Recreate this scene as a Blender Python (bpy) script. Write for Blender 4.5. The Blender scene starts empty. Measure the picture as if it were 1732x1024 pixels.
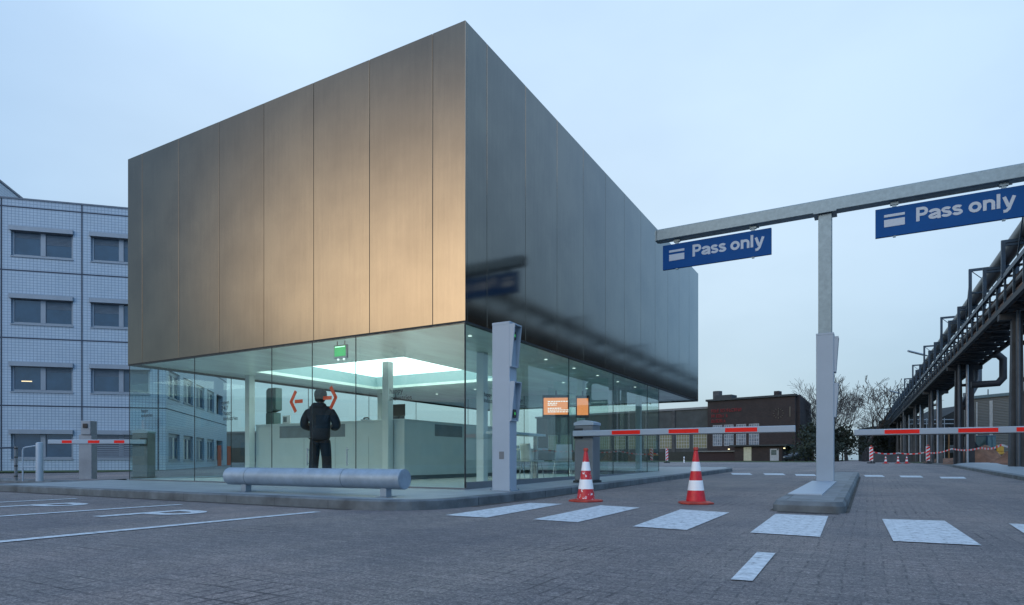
import bpy, bmesh, math, random
from math import radians as R, sin, cos, pi
from mathutils import Vector, Matrix
random.seed(7)
SC = bpy.context.scene
COL = SC.collection

# ------------------------------------------------------------------ frames
EX = Vector((.870, -.493, 0)).normalized()      # across the lanes
EY = Vector((.493, .870, 0)).normalized()       # along the lanes
TH = math.atan2(EX.y, EX.x)
EYE = .62
F = 1066.0
def zg(u): return .012 * min(max(u - 8.7, 0), 29.2)          # the ground rises gently up the street
def fr(w, u, z=0.): return EX * w + EY * u + Vector((0, 0, z))
def to_wu(x, y): return (x * EX.x + y * EX.y, x * EY.x + y * EY.y)
def gpt(px, py, h=0.):                                          # point of the real ground (raised by h)
    Y = 10.
    for _ in range(30):
        X = (px - 866) / F * Y
        u = to_wu(X, Y)[1]
        Y = (EYE - h - zg(u)) * F / (py - 778)
    X = (px - 866) / F * Y
    w, u = to_wu(X, Y)
    return w, u

# ------------------------------------------------------------------ materials
MATS = {}
def nodes(name):
    m = bpy.data.materials.new(name); m.use_nodes = True
    nt = m.node_tree; b = nt.nodes['Principled BSDF']
    return m, nt, b
def N(nt, typ, **kw):
    n = nt.nodes.new(typ)
    for k, v in kw.items():
        if k in n.inputs: n.inputs[k].default_value = v
        else: setattr(n, k, v)
    return n
def L(nt, a, b): nt.links.new(a, b)
def ramp(nt, stops):
    r = nt.nodes.new('ShaderNodeValToRGB')
    e = r.color_ramp.elements
    e[0].position, e[0].color = stops[0][0], (*stops[0][1], 1)
    e[1].position, e[1].color = stops[-1][0], (*stops[-1][1], 1)
    for p, c in stops[1:-1]:
        x = e.new(p); x.color = (*c, 1)
    return r
def mat(name, col, rough=.6, metal=0., var=.15, scale=3., bump=0., bscale=40., emit=None, es=1., stretch=None, spec=None):
    if name in MATS: return MATS[name]
    m, nt, b = nodes(name)
    tc = N(nt, 'ShaderNodeTexCoord')
    mp = N(nt, 'ShaderNodeMapping')
    if stretch: mp.inputs['Scale'].default_value = stretch
    L(nt, tc.outputs['Object'], mp.inputs['Vector'])
    n = N(nt, 'ShaderNodeTexNoise', Scale=scale, Detail=6., Roughness=.62)
    L(nt, mp.outputs[0], n.inputs['Vector'])
    lo = tuple(max(0, c * (1 - var)) for c in col); hi = tuple(min(1, c * (1 + var)) for c in col)
    r = ramp(nt, [(.3, lo), (.7, hi)])
    L(nt, n.outputs['Fac'], r.inputs['Fac']); L(nt, r.outputs['Color'], b.inputs['Base Color'])
    b.inputs['Roughness'].default_value = rough
    b.inputs['Metallic'].default_value = metal
    if spec is not None: b.inputs['Specular IOR Level'].default_value = spec
    if bump:
        n2 = N(nt, 'ShaderNodeTexNoise', Scale=bscale, Detail=4.)
        L(nt, mp.outputs[0], n2.inputs['Vector'])
        bp = N(nt, 'ShaderNodeBump', Strength=bump, Distance=.01)
        L(nt, n2.outputs['Fac'], bp.inputs['Height']); L(nt, bp.outputs[0], b.inputs['Normal'])
    if emit:
        b.inputs['Emission Color'].default_value = (*emit, 1); b.inputs['Emission Strength'].default_value = es
    MATS[name] = m
    return m

def glass_mat(name, tint, f0=.05):
    m, nt, b = nodes(name)
    nt.nodes.remove(b); out = nt.nodes['Material Output']
    g = N(nt, 'ShaderNodeNewGeometry')
    d = N(nt, 'ShaderNodeVectorMath', operation='DOT_PRODUCT')
    L(nt, g.outputs['Incoming'], d.inputs[0]); L(nt, g.outputs['Normal'], d.inputs[1])
    a = N(nt, 'ShaderNodeMath', operation='ABSOLUTE'); L(nt, d.outputs['Value'], a.inputs[0])
    s = N(nt, 'ShaderNodeMath', operation='SUBTRACT'); s.inputs[0].default_value = 1; L(nt, a.outputs[0], s.inputs[1])
    p = N(nt, 'ShaderNodeMath', operation='POWER'); L(nt, s.outputs[0], p.inputs[0]); p.inputs[1].default_value = 5
    q = N(nt, 'ShaderNodeMath', operation='MULTIPLY_ADD'); L(nt, p.outputs[0], q.inputs[0]); q.inputs[1].default_value = 1 - f0; q.inputs[2].default_value = f0
    tr = N(nt, 'ShaderNodeBsdfTransparent'); tr.inputs['Color'].default_value = (*tint, 1)
    gl = N(nt, 'ShaderNodeBsdfGlossy'); gl.inputs['Roughness'].default_value = 0.0; gl.inputs['Color'].default_value = (.95, 1, 1, 1)
    mx = N(nt, 'ShaderNodeMixShader')
    L(nt, q.outputs[0], mx.inputs[0]); L(nt, tr.outputs[0], mx.inputs[1]); L(nt, gl.outputs[0], mx.inputs[2])
    L(nt, mx.outputs[0], out.inputs['Surface'])
    MATS[name] = m
    return m

M_glass = glass_mat('pavilion_glass', (.90, .962, .95), .035)

def bronze_mat():
    m, nt, b = nodes('bronze_cladding')
    tc = N(nt, 'ShaderNodeTexCoord'); sp = N(nt, 'ShaderNodeSeparateXYZ'); L(nt, tc.outputs['Object'], sp.inputs[0])
    sm = N(nt, 'ShaderNodeMath', operation='SUBTRACT'); L(nt, sp.outputs['Y'], sm.inputs[0]); L(nt, sp.outputs['X'], sm.inputs[1])
    # panel index -> small tone change per sheet
    dv = N(nt, 'ShaderNodeMath', operation='MULTIPLY_ADD'); L(nt, sm.outputs[0], dv.inputs[0]); dv.inputs[1].default_value = 1 / 1.425; dv.inputs[2].default_value = .53
    fl = N(nt, 'ShaderNodeMath', operation='FLOOR'); L(nt, dv.outputs[0], fl.inputs[0])
    wn = N(nt, 'ShaderNodeTexWhiteNoise', noise_dimensions='1D'); L(nt, fl.outputs[0], wn.inputs['W'])
    mp = N(nt, 'ShaderNodeMapping'); mp.inputs['Scale'].default_value = (6, 6, .35); L(nt, tc.outputs['Object'], mp.inputs['Vector'])
    n = N(nt, 'ShaderNodeTexNoise', Scale=2.2, Detail=8., Roughness=.65); L(nt, mp.outputs[0], n.inputs['Vector'])
    n2 = N(nt, 'ShaderNodeTexNoise', Scale=.9, Detail=4., Roughness=.55); L(nt, tc.outputs['Object'], n2.inputs['Vector'])
    ad = N(nt, 'ShaderNodeMath', operation='MULTIPLY_ADD'); L(nt, n.outputs['Fac'], ad.inputs[0]); ad.inputs[1].default_value = .5; L(nt, n2.outputs['Fac'], ad.inputs[2])
    a2 = N(nt, 'ShaderNodeMath', operation='MULTIPLY_ADD'); L(nt, wn.outputs['Value'], a2.inputs[0]); a2.inputs[1].default_value = .16; L(nt, ad.outputs[0], a2.inputs[2])
    r = ramp(nt, [(.50, (.218, .180, .138)), (.80, (.250, .207, .158)), (1., (.275, .228, .172))])
    L(nt, a2.outputs[0], r.inputs['Fac']); L(nt, r.outputs[0], b.inputs['Base Color'])
    rr = N(nt, 'ShaderNodeMapRange'); rr.inputs['To Min'].default_value = .08; rr.inputs['To Max'].default_value = .13
    L(nt, n2.outputs['Fac'], rr.inputs['Value']); L(nt, rr.outputs[0], b.inputs['Roughness'])
    b.inputs['Metallic'].default_value = 1.; b.inputs['Specular Tint'].default_value = (.70, .86, 1., 1)
    bp = N(nt, 'ShaderNodeBump', Strength=.05, Distance=.01)
    L(nt, n2.outputs['Fac'], bp.inputs['Height']); L(nt, bp.outputs[0], b.inputs['Normal'])
    return m
M_bronze = bronze_mat()

def paver_mat():
    m, nt, b = nodes('clinker_road')
    tc = N(nt, 'ShaderNodeTexCoord')
    bk = N(nt, 'ShaderNodeTexBrick', Scale=1.0)
    bk.inputs['Brick Width'].default_value = .2; bk.inputs['Row Height'].default_value = .1
    bk.inputs['Mortar Size'].default_value = .006; bk.inputs['Mortar Smooth'].default_value = .5
    bk.inputs['Color1'].default_value = (.195, .176, .168, 1); bk.inputs['Color2'].default_value = (.24, .214, .202, 1)
    bk.inputs['Mortar'].default_value = (.145, .134, .132, 1); bk.inputs['Bias'].default_value = -.1
    nw = N(nt, 'ShaderNodeTexNoise', Scale=2.5, Detail=2.); L(nt, tc.outputs['Object'], nw.inputs['Vector'])
    va = N(nt, 'ShaderNodeVectorMath', operation='MULTIPLY_ADD'); va.inputs[1].default_value = (.05, .05, 0)
    L(nt, nw.outputs['Color'], va.inputs[0]); L(nt, tc.outputs['Object'], va.inputs[2])
    L(nt, va.outputs[0], bk.inputs['Vector'])
    s1 = N(nt, 'ShaderNodeTexNoise', Scale=60., Detail=5., Roughness=.95); L(nt, tc.outputs['Object'], s1.inputs['Vector'])
    s2 = N(nt, 'ShaderNodeTexNoise', Scale=.35, Detail=7., Roughness=.6); L(nt, tc.outputs['Object'], s2.inputs['Vector'])
    mp = N(nt, 'ShaderNodeMapping'); mp.inputs['Scale'].default_value = (1.3, .06, 1); L(nt, tc.outputs['Object'], mp.inputs['Vector'])
    s3 = N(nt, 'ShaderNodeTexNoise', Scale=1., Detail=4., Roughness=.6); L(nt, mp.outputs[0], s3.inputs['Vector'])
    r1 = ramp(nt, [(.36, (.28, .28, .30)), (.50, (.90, .90, .90)), (.62, (1.9, 1.85, 1.8))])
    for e in r1.color_ramp.elements: pass
    L(nt, s1.outputs['Fac'], r1.inputs['Fac'])
    r2 = ramp(nt, [(.32, (.70, .72, .78)), (.52, (1., .99, .98)), (.70, (1.25, 1.15, 1.10))]); L(nt, s2.outputs['Fac'], r2.inputs['Fac'])
    r3 = ramp(nt, [(.3, (.82, .84, .88)), (.7, (1.12, 1.1, 1.06))]); L(nt, s3.outputs['Fac'], r3.inputs['Fac'])
    def mul(a, c):
        x = N(nt, 'ShaderNodeVectorMath', operation='MULTIPLY'); L(nt, a, x.inputs[0]); L(nt, c, x.inputs[1]); return x.outputs[0]
    s4 = N(nt, 'ShaderNodeTexNoise', Scale=16., Detail=4., Roughness=.9); L(nt, tc.outputs['Object'], s4.inputs['Vector'])
    r4 = ramp(nt, [(.36, (.74, .74, .76)), (.5, (1., 1., 1.)), (.64, (1.28, 1.26, 1.24))]); L(nt, s4.outputs['Fac'], r4.inputs['Fac'])
    # sunken, dirt filled joints in patches
    bj = N(nt, 'ShaderNodeTexBrick', Scale=1., offset=0.); bj.inputs['Brick Width'].default_value = .1; bj.inputs['Row Height'].default_value = .2
    bj.inputs['Mortar Size'].default_value = .010; L(nt, va.outputs[0], bj.inputs['Vector'])
    s5 = N(nt, 'ShaderNodeTexNoise', Scale=.9, Detail=5., Roughness=.7); L(nt, tc.outputs['Object'], s5.inputs['Vector'])
    m5 = N(nt, 'ShaderNodeMapRange'); m5.inputs['From Min'].default_value = .53; m5.inputs['From Max'].default_value = .66; L(nt, s5.outputs['Fac'], m5.inputs['Value'])
    m6 = N(nt, 'ShaderNodeMath', operation='MULTIPLY'); L(nt, m5.outputs[0], m6.inputs[0]); L(nt, bj.outputs['Fac'], m6.inputs[1])
    r6 = ramp(nt, [(0., (1., 1., 1.)), (1., (.42, .42, .45))]); L(nt, m6.outputs[0], r6.inputs['Fac'])
    c = mul(mul(mul(mul(mul(bk.outputs['Color'], r1.outputs[0]), r2.outputs[0]), r3.outputs[0]), r4.outputs[0]), r6.outputs[0])
    L(nt, c, b.inputs['Base Color']); b.inputs['Roughness'].default_value = .72
    b.inputs['Specular IOR Level'].default_value = .35
    bp = N(nt, 'ShaderNodeBump', Strength=.7, Distance=.006); L(nt, s1.outputs['Fac'], bp.inputs['Height'])
    bp2 = N(nt, 'ShaderNodeBump', Strength=.5, Distance=.006); L(nt, bk.outputs['Fac'], bp2.inputs['Height']); bp2.invert = True
    L(nt, bp.outputs[0], bp2.inputs['Normal']); L(nt, bp2.outputs[0], b.inputs['Normal'])
    return m
M_road = paver_mat()

def paint_mat():
    m, nt, b = nodes('worn_road_paint')
    tc = N(nt, 'ShaderNodeTexCoord')
    n = N(nt, 'ShaderNodeTexNoise', Scale=14., Detail=8., Roughness=.75); L(nt, tc.outputs['Object'], n.inputs['Vector'])
    mpp = N(nt, 'ShaderNodeMapping'); mpp.inputs['Rotation'].default_value = (0, 0, -TH); L(nt, tc.outputs['Object'], mpp.inputs['Vector'])
    bk = N(nt, 'ShaderNodeTexBrick', Scale=1.)
    bk.inputs['Brick Width'].default_value = .2; bk.inputs['Row Height'].default_value = .1; bk.inputs['Mortar Size'].default_value = .008
    L(nt, mpp.outputs[0], bk.inputs['Vector'])
    ad = N(nt, 'ShaderNodeMath', operation='MULTIPLY_ADD'); L(nt, bk.outputs['Fac'], ad.inputs[0]); ad.inputs[1].default_value = -.06; L(nt, n.outputs['Fac'], ad.inputs[2])
    r = ramp(nt, [(.33, (.20, .20, .205)), (.41, (.46, .49, .50)), (.60, (.70, .73, .74))])
    L(nt, ad.outputs[0], r.inputs['Fac']); L(nt, r.outputs[0], b.inputs['Base Color']); b.inputs['Roughness'].default_value = .6
    bp = N(nt, 'ShaderNodeBump', Strength=.4, Distance=.004); L(nt, n.outputs['Fac'], bp.inputs['Height']); L(nt, bp.outputs[0], b.inputs['Normal'])
    return m
M_paint = paint_mat()

def grid_mat(name, c1, c2, mortar, bw, bh, ms, offset=0., rough=.5, freq=2, varn=.12):
    """tiles or bricks on upright faces: runs along (x+y, z) of the object"""
    m, nt, b = nodes(name)
    tc = N(nt, 'ShaderNodeTexCoord'); sp = N(nt, 'ShaderNodeSeparateXYZ'); L(nt, tc.outputs['Object'], sp.inputs[0])
    ad = N(nt, 'ShaderNodeMath', operation='ADD'); L(nt, sp.outputs['X'], ad.inputs[0]); L(nt, sp.outputs['Y'], ad.inputs[1])
    cb = N(nt, 'ShaderNodeCombineXYZ'); L(nt, ad.outputs[0], cb.inputs['X']); L(nt, sp.outputs['Z'], cb.inputs['Y'])
    bk = N(nt, 'ShaderNodeTexBrick', Scale=1., offset=offset)
    bk.inputs['Brick Width'].default_value = bw; bk.inputs['Row Height'].default_value = bh
    bk.inputs['Mortar Size'].default_value = ms; bk.inputs['Mortar Smooth'].default_value = .2
    bk.inputs['Color1'].default_value = (*c1, 1); bk.inputs['Color2'].default_value = (*c2, 1); bk.inputs['Mortar'].default_value = (*mortar, 1)
    L(nt, cb.outputs[0], bk.inputs['Vector'])
    n = N(nt, 'ShaderNodeTexNoise', Scale=.6, Detail=6., Roughness=.65); L(nt, tc.outputs['Object'], n.inputs['Vector'])
    r = ramp(nt, [(.3, (1 - varn,) * 3), (.7, (1.,) * 3)]); L(nt, n.outputs['Fac'], r.inputs['Fac'])
    x = N(nt, 'ShaderNodeVectorMath', operation='MULTIPLY'); L(nt, bk.outputs['Color'], x.inputs[0]); L(nt, r.outputs[0], x.inputs[1])
    L(nt, x.outputs[0], b.inputs['Base Color']); b.inputs['Roughness'].default_value = rough
    bp = N(nt, 'ShaderNodeBump', Strength=.3, Distance=.004); bp.invert = True; L(nt, bk.outputs['Fac'], bp.inputs['Height']); L(nt, bp.outputs[0], b.inputs['Normal'])
    MATS[name] = m
    return m

M_tile = grid_mat('white_glazed_tile', (.43, .52, .59), (.40, .49, .57), (.20, .27, .35), .145, .125, .011, 0., .35)
M_brick = grid_mat('dark_red_brick', (.058, .042, .040), (.040, .033, .034), (.042, .040, .040), .42, .14, .012, .5, .9, varn=.35)
M_pave = grid_mat('paving', (.4, .4, .4), (.4, .4, .4), (.2, .2, .2), .3, .3, .01)

def slab_mat():
    m, nt, b = nodes('concrete_paving')
    tc = N(nt, 'ShaderNodeTexCoord')
    bk = N(nt, 'ShaderNodeTexBrick', Scale=1., offset=.5)
    bk.inputs['Brick Width'].default_value = .6; bk.inputs['Row Height'].default_value = .4; bk.inputs['Mortar Size'].default_value = .006
    bk.inputs['Color1'].default_value = (.27, .30, .315, 1); bk.inputs['Color2'].default_value = (.30, .33, .34, 1); bk.inputs['Mortar'].default_value = (.13, .135, .14, 1)
    L(nt, tc.outputs['Object'], bk.inputs['Vector'])
    n = N(nt, 'ShaderNodeTexNoise', Scale=1.2, Detail=8., Roughness=.7); L(nt, tc.outputs['Object'], n.inputs['Vector'])
    r = ramp(nt, [(.3, (.72, .75, .78)), (.7, (1.1, 1.1, 1.08))]); L(nt, n.outputs['Fac'], r.inputs['Fac'])
    x = N(nt, 'ShaderNodeVectorMath', operation='MULTIPLY'); L(nt, bk.outputs['Color'], x.inputs[0]); L(nt, r.outputs[0], x.inputs[1])
    L(nt, x.outputs[0], b.inputs['Base Color']); b.inputs['Roughness'].default_value = .5
    return m
M_slab = slab_mat()
M_kerb = mat('kerb_stone', (.115, .135, .145), .6, var=.5, scale=2.2, bump=.3, bscale=60)
M_galv = mat('galvanised_steel', (.19, .25, .28), .42, .75, var=.13, scale=16, bump=.05, bscale=30)
M_galv2 = mat('dull_galvanised_tube', (.31, .39, .46), .5, .45, var=.16, scale=5, bump=.08, bscale=60)
M_grey = mat('light_grey_coating', (.34, .41, .47), .42, var=.05, scale=2)
M_grey2 = mat('mid_grey_coating', (.15, .17, .185), .45, var=.1, scale=2)
M_white = mat('white_coating', (.62, .63, .64), .4, var=.05)
M_black = mat('black_plastic', (.012, .013, .015), .35, var=.2)
M_dark = mat('dark_joint', (.02, .025, .028), .6)
M_red = mat('red_reflective', (.88, .02, .012), .5, var=.06, spec=.2)
M_cred = mat('cone_red', (.60, .010, .020), .4, var=.25, scale=12)
M_cwhite = mat('cone_white', (.86, .86, .86), .4, var=.05)
M_corange = mat('cone_base_rubber', (.42, .05, .03), .6, var=.25, scale=8)
M_blue = mat('sign_blue', (.003, .075, .26), .55, var=.06, spec=.15)
M_signtxt = mat('sign_lettering', (.50, .56, .62), .5, var=.03)
M_orange = mat('orange_film', (.62, .09, .03), .5, var=.05)
M_ink = mat('black_film_lettering', (.02, .03, .035), .5)
M_frame = mat('aluminium_frame', (.26, .30, .34), .4, .2, var=.06)
M_pane = mat('dark_window_pane', (.02, .05, .085), .03, 0., var=.3, scale=1.5, spec=1.)
M_blind = mat('louvre_blind', (.17, .20, .24), .5, var=.1)
M_floor = mat('pale_resin_floor', (.66, .68, .62), .22, var=.06)
M_desk = mat('white_desk_laminate', (.52, .58, .59), .35, var=.04)
M_int = mat('white_plaster', (.66, .70, .69), .6, var=.03)
M_lum = mat('luminous_ceiling', (.8, .8, .8), .6, var=.0, emit=(.82, 1., .97), es=2.1)
M_soff = mat('brushed_soffit', (.72, .82, .76), .3, .2, var=.2, scale=1.1, stretch=(2.2, .5, 1))
M_grass = mat('grass_blades', (.045, .075, .022), .9, var=.4, scale=5, bump=.8, bscale=25)
M_ground = mat('verge_soil', (.085, .085, .075), .95, var=.4, scale=.8, bump=.6, bscale=12)
M_dirt = mat('dug_earth', (.17, .085, .05), .95, var=.45, scale=2, bump=1., bscale=8)
M_bark = mat('tree_bark', (.045, .042, .04), .9, var=.4, scale=4)
M_twig = mat('bare_twigs', (.06, .055, .052), .9, var=.3, scale=.7)
M_leafd = mat('evergreen_leaves', (.02, .032, .02), .8, var=.5, scale=.8)
M_steelb = mat('blue_green_steel', (.012, .040, .072), .5, .2, var=.3)
M_steeld = mat('dark_steel', (.014, .018, .024), .65, .0, var=.4, scale=2)
M_pipe = mat('lagged_pipe', (.10, .11, .12), .45, .5, var=.25, scale=.8, stretch=(1, .3, 1))
M_pipel = mat('bright_pipe', (.34, .36, .38), .4, .6, var=.15)
M_conc = mat('weathered_concrete', (.07, .075, .078), .85, var=.3, scale=1.5)
M_corr = mat('grey_corrugated_sheet', (.17, .18, .175), .6, .1, var=.12, stretch=(1, 1, 14), scale=2)
M_strip = mat('translucent_strip', (.42, .45, .46), .5)
M_teal = mat('teal_trim', (.12, .18, .20), .5)
M_litwin = mat('lit_window', (.12, .13, .09), .4, emit=(.8, .85, .4), es=.05)
M_winp = mat('pale_factory_glass', (.16, .21, .26), .15, var=.5, scale=1.2)
M_muntin = mat('pale_glazing_bar', (.36, .40, .44), .6)
M_redsign = mat('dull_red_lettering', (.20, .012, .02), .6)
M_screen = mat('orange_screen', (.1, .05, .02), .4, emit=(1., .34, .10), es=.95)
M_scrtxt = mat('white_screen_text', (.8, .8, .8), .4, emit=(1, 1, .95), es=1.0)
M_exit = mat('green_exit_face', (.02, .3, .1), .4, emit=(.0, .55, .16), es=.7)
M_exitl = mat('exit_lamp_strip', (.5, .9, .7), .4, emit=(.5, 1., .7), es=2.)
M_glow = mat('downlight_lens', (.8, .9, .85), .4, emit=(.85, 1., .95), es=1.1)
M_jack = mat('navy_jacket', (.010, .016, .028), .8, var=.35, scale=9, bump=.4, bscale=20)
M_trou = mat('dark_trousers', (.008, .012, .020), .85, var=.3, scale=9)
M_skin = mat('skin', (.38, .22, .16), .5, var=.08)
M_hair = mat('dark_hair', (.02, .018, .016), .7)
M_cap = mat('dark_knit_cap', (.018, .035, .042), .9, var=.3, scale=14)
M_yellow = mat('yellow_machine_paint', (.5, .27, .03), .45)
M_cab = mat('cab_glass', (.06, .11, .12), .1, var=.3)
M_chairm = mat('white_chair_shell', (.62, .66, .65), .35)
M_chrome = mat('chrome_tube', (.5, .52, .52), .2, .9)
M_green = mat('green_led', (.05, .5, .1), .4, emit=(.1, 1, .2), es=.25)
M_tape = mat('white_tape', (.6, .6, .62), .6)

# ------------------------------------------------------------------ mesh builder
class MB:
    def __init__(s): s.v = []; s.f = []; s.m = []; s.mi = 0
    def add(s, vs, fs, mi=None):
        o = len(s.v); s.v += [tuple(v) for v in vs]
        for f in fs: s.f.append([i + o for i in f]); s.m.append(s.mi if mi is None else mi)
        return s
    def box(s, x0, y0, z0, x1, y1, z1, mi=None, mtx=None):
        vs = [Vector((x, y, z)) for z in (z0, z1) for y in (y0, y1) for x in (x0, x1)]
        if mtx: vs = [mtx @ v for v in vs]
        return s.add(vs, [(0, 2, 3, 1), (4, 5, 7, 6), (0, 1, 5, 4), (2, 6, 7, 3), (0, 4, 6, 2), (1, 3, 7, 5)], mi)
    def tube(s, pts, rads, n=10, mi=None, cap=True, up=Vector((0, 0, 1))):
        pts = [Vector(p) for p in pts]
        if not hasattr(rads, '__len__'): rads = [rads] * len(pts)
        rings = []
        prev = None
        for i, p in enumerate(pts):
            if i == 0: d = pts[1] - p
            elif i == len(pts) - 1: d = p - pts[i - 1]
            else: d = (pts[i + 1] - p).normalized() + (p - pts[i - 1]).normalized()
            d.normalize()
            a = (prev if prev is not None else (up if abs(d.dot(up)) < .95 else Vector((1, 0, 0))))
            e1 = (a - d * a.dot(d)).normalized(); e2 = d.cross(e1); prev = e1
            rings.append([p + (e1 * cos(2 * pi * k / n) + e2 * sin(2 * pi * k / n)) * rads[i] for k in range(n)])
        vs = [v for r in rings for v in r]; fs = []
        for i in range(len(pts) - 1):
            for k in range(n):
                a, b = i * n + k, i * n + (k + 1) % n
                fs.append((a, b, b + n, a + n))
        if cap: fs.append(tuple(range(n - 1, -1, -1))); fs.append(tuple((len(pts) - 1) * n + k for k in range(n)))
        return s.add(vs, fs, mi)
    def bar(s, a, b, w, h=None, mi=None):
        """square bar from a to b"""
        h = h or w; a = Vector(a); b = Vector(b); d = (b - a).normalized()
        up = Vector((0, 0, 1)) if abs(d.z) < .95 else Vector((0, 1, 0))
        e1 = d.cross(up).normalized(); e2 = e1.cross(d)
        vs = []
        for p in (a, b):
            for i, j in ((-1, -1), (1, -1), (1, 1), (-1, 1)): vs.append(p + e1 * i * w / 2 + e2 * j * h / 2)
        return s.add(vs, [(3, 2, 1, 0), (4, 5, 6, 7), (0, 1, 5, 4), (1, 2, 6, 5), (2, 3, 7, 6), (3, 0, 4, 7)], mi)
    def lathe(s, prof, n=24, mi=None, c=(0, 0)):
        vs = []; fs = []
        for r, z in prof:
            for k in range(n): vs.append((c[0] + r * cos(2 * pi * k / n), c[1] + r * sin(2 * pi * k / n), z))
        for i in range(len(prof) - 1):
            for k in range(n):
                a, b = i * n + k, i * n + (k + 1) % n
                fs.append((a, b, b + n, a + n))
        fs.append(tuple(range(n - 1, -1, -1))); fs.append(tuple((len(prof) - 1) * n + k for k in range(n)))
        return s.add(vs, fs, mi)
    def prism(s, poly, z0, z1, mi=None, f=None):
        """poly list of (x,y); f maps (x,y,z) to 3d"""
        f = f or (lambda x, y, z: (x, y, z)); n = len(poly)
        vs = [f(x, y, z0) for x, y in poly] + [f(x, y, z1) for x, y in poly]
        fs = [tuple(range(n - 1, -1, -1)), tuple(range(n, 2 * n))] + [(i, (i + 1) % n, (i + 1) % n + n, i + n) for i in range(n)]
        return s.add(vs, fs, mi)
    def build(s, name, mats, parent=None, smooth=False, bevel=0., loc=None, rz=0.):
        me = bpy.data.meshes.new(name); me.from_pydata(s.v, [], s.f)
        if not isinstance(mats, (list, tuple)): mats = [mats]
        for m in mats: me.materials.append(m)
        me.polygons.foreach_set('material_index', s.m)
        bm = bmesh.new(); bm.from_mesh(me); bmesh.ops.recalc_face_normals(bm, faces=bm.faces); bm.to_mesh(me); bm.free()
        if smooth:
            me.polygons.foreach_set('use_smooth', [True] * len(me.polygons))
            me.set_sharp_from_angle(angle=R(38))
        me.update()
        o = bpy.data.objects.new(name, me); COL.objects.link(o)
        if parent: o.parent = parent
        if loc is not None: o.location = loc
        if rz: o.rotation_euler[2] = rz
        if bevel:
            b = o.modifiers.new('edge', 'BEVEL'); b.width = bevel; b.segments = 2; b.limit_method = 'ANGLE'; b.angle_limit = R(50)
        return o
def tag(o, label, cat, group=None):
    o['label'] = label; o['category'] = cat
    if group: o['group'] = group
    return o
def thing(name, label, cat, loc=(0, 0, 0), rz=0., group=None):
    o = bpy.data.objects.new(name, None); COL.objects.link(o); o.empty_display_size = .2
    o.location = loc; o.rotation_euler[2] = rz
    return tag(o, label, cat, group)
def kind(o, k='structure'): o['kind'] = k; return o
def kids(o): return [c for c in bpy.data.objects if c.parent == o]
def copy_tree(o, parent=None):
    c = o.copy(); COL.objects.link(c)
    if parent: c.parent = parent
    for ch in kids(o): copy_tree(ch, c)
    return c
def dup(o, loc, rz, label, group=None, scale=None):
    c = copy_tree(o); c.location = loc; c.rotation_euler[2] = rz; c['label'] = label
    if group: c['group'] = group
    if scale: c.scale = scale
    return c
def text_mesh(name, body, size, m, parent, loc, rot, bold=0., ext=.001, sx=1., align='LEFT'):
    cu = bpy.data.curves.new(name, 'FONT'); cu.body = body; cu.size = size; cu.extrude = ext; cu.offset = bold; cu.align_x = align
    cu.space_line = .95
    t = bpy.data.objects.new(name, cu); COL.objects.link(t)
    bpy.context.view_layer.update()
    me = bpy.data.meshes.new_from_object(t.evaluated_get(bpy.context.evaluated_depsgraph_get()))
    bpy.data.objects.remove(t)
    me.materials.clear(); me.materials.append(m)
    o = bpy.data.objects.new(name, me); COL.objects.link(o); o.parent = parent
    o.location = loc; o.rotation_euler = rot; o.scale = (sx, 1, 1)
    return o

# ------------------------------------------------------------------ camera
cd = bpy.data.cameras.new('camera'); cam = bpy.data.objects.new('camera', cd); COL.objects.link(cam)
cam.location = (0, 0, EYE); cam.rotation_euler = (R(90), 0, 0)
cd.sensor_width = 36; cd.lens = 36 * F / 1732; cd.shift_y = (778 - 512) / 1732; cd.clip_end = 3000; cd.clip_start = .05
SC.camera = cam

# ------------------------------------------------------------------ sky and light
W = bpy.data.worlds.new('World'); SC.world = W; W.use_nodes = True
nt = W.node_tree; nt.nodes.clear()
out = N(nt, 'ShaderNodeOutputWorld')
SUN_AZ = Vector((-.80, -.60, 0)); SUN_EL = R(20)
sky = N(nt, 'ShaderNodeTexSky', sky_type='NISHITA', sun_disc=False, sun_elevation=SUN_EL, air_density=1.2, dust_density=1.5)
sky.sun_rotation = math.atan2(SUN_AZ.x, SUN_AZ.y)
bg1 = N(nt, 'ShaderNodeBackground', Strength=.02); L(nt, sky.outputs[0], bg1.inputs['Color'])
tc = N(nt, 'ShaderNodeTexCoord'); sp = N(nt, 'ShaderNodeSeparateXYZ'); L(nt, tc.outputs['Generated'], sp.inputs[0])
def M(op, a, b=None, c=None):
    n = N(nt, 'ShaderNodeMath', operation=op)
    for i, x in enumerate((a, b, c)):
        if x is None: continue
        if isinstance(x, (int, float)): n.inputs[i].default_value = x
        else: L(nt, x, n.inputs[i])
    return n.outputs[0]
cl = N(nt, 'ShaderNodeMapping'); cl.inputs['Scale'].default_value = (1., 1., 2.2); L(nt, tc.outputs['Generated'], cl.inputs['Vector'])
cn = N(nt, 'ShaderNodeTexNoise', Scale=1.6, Detail=5., Roughness=.5); L(nt, cl.outputs[0], cn.inputs['Vector'])
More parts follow.
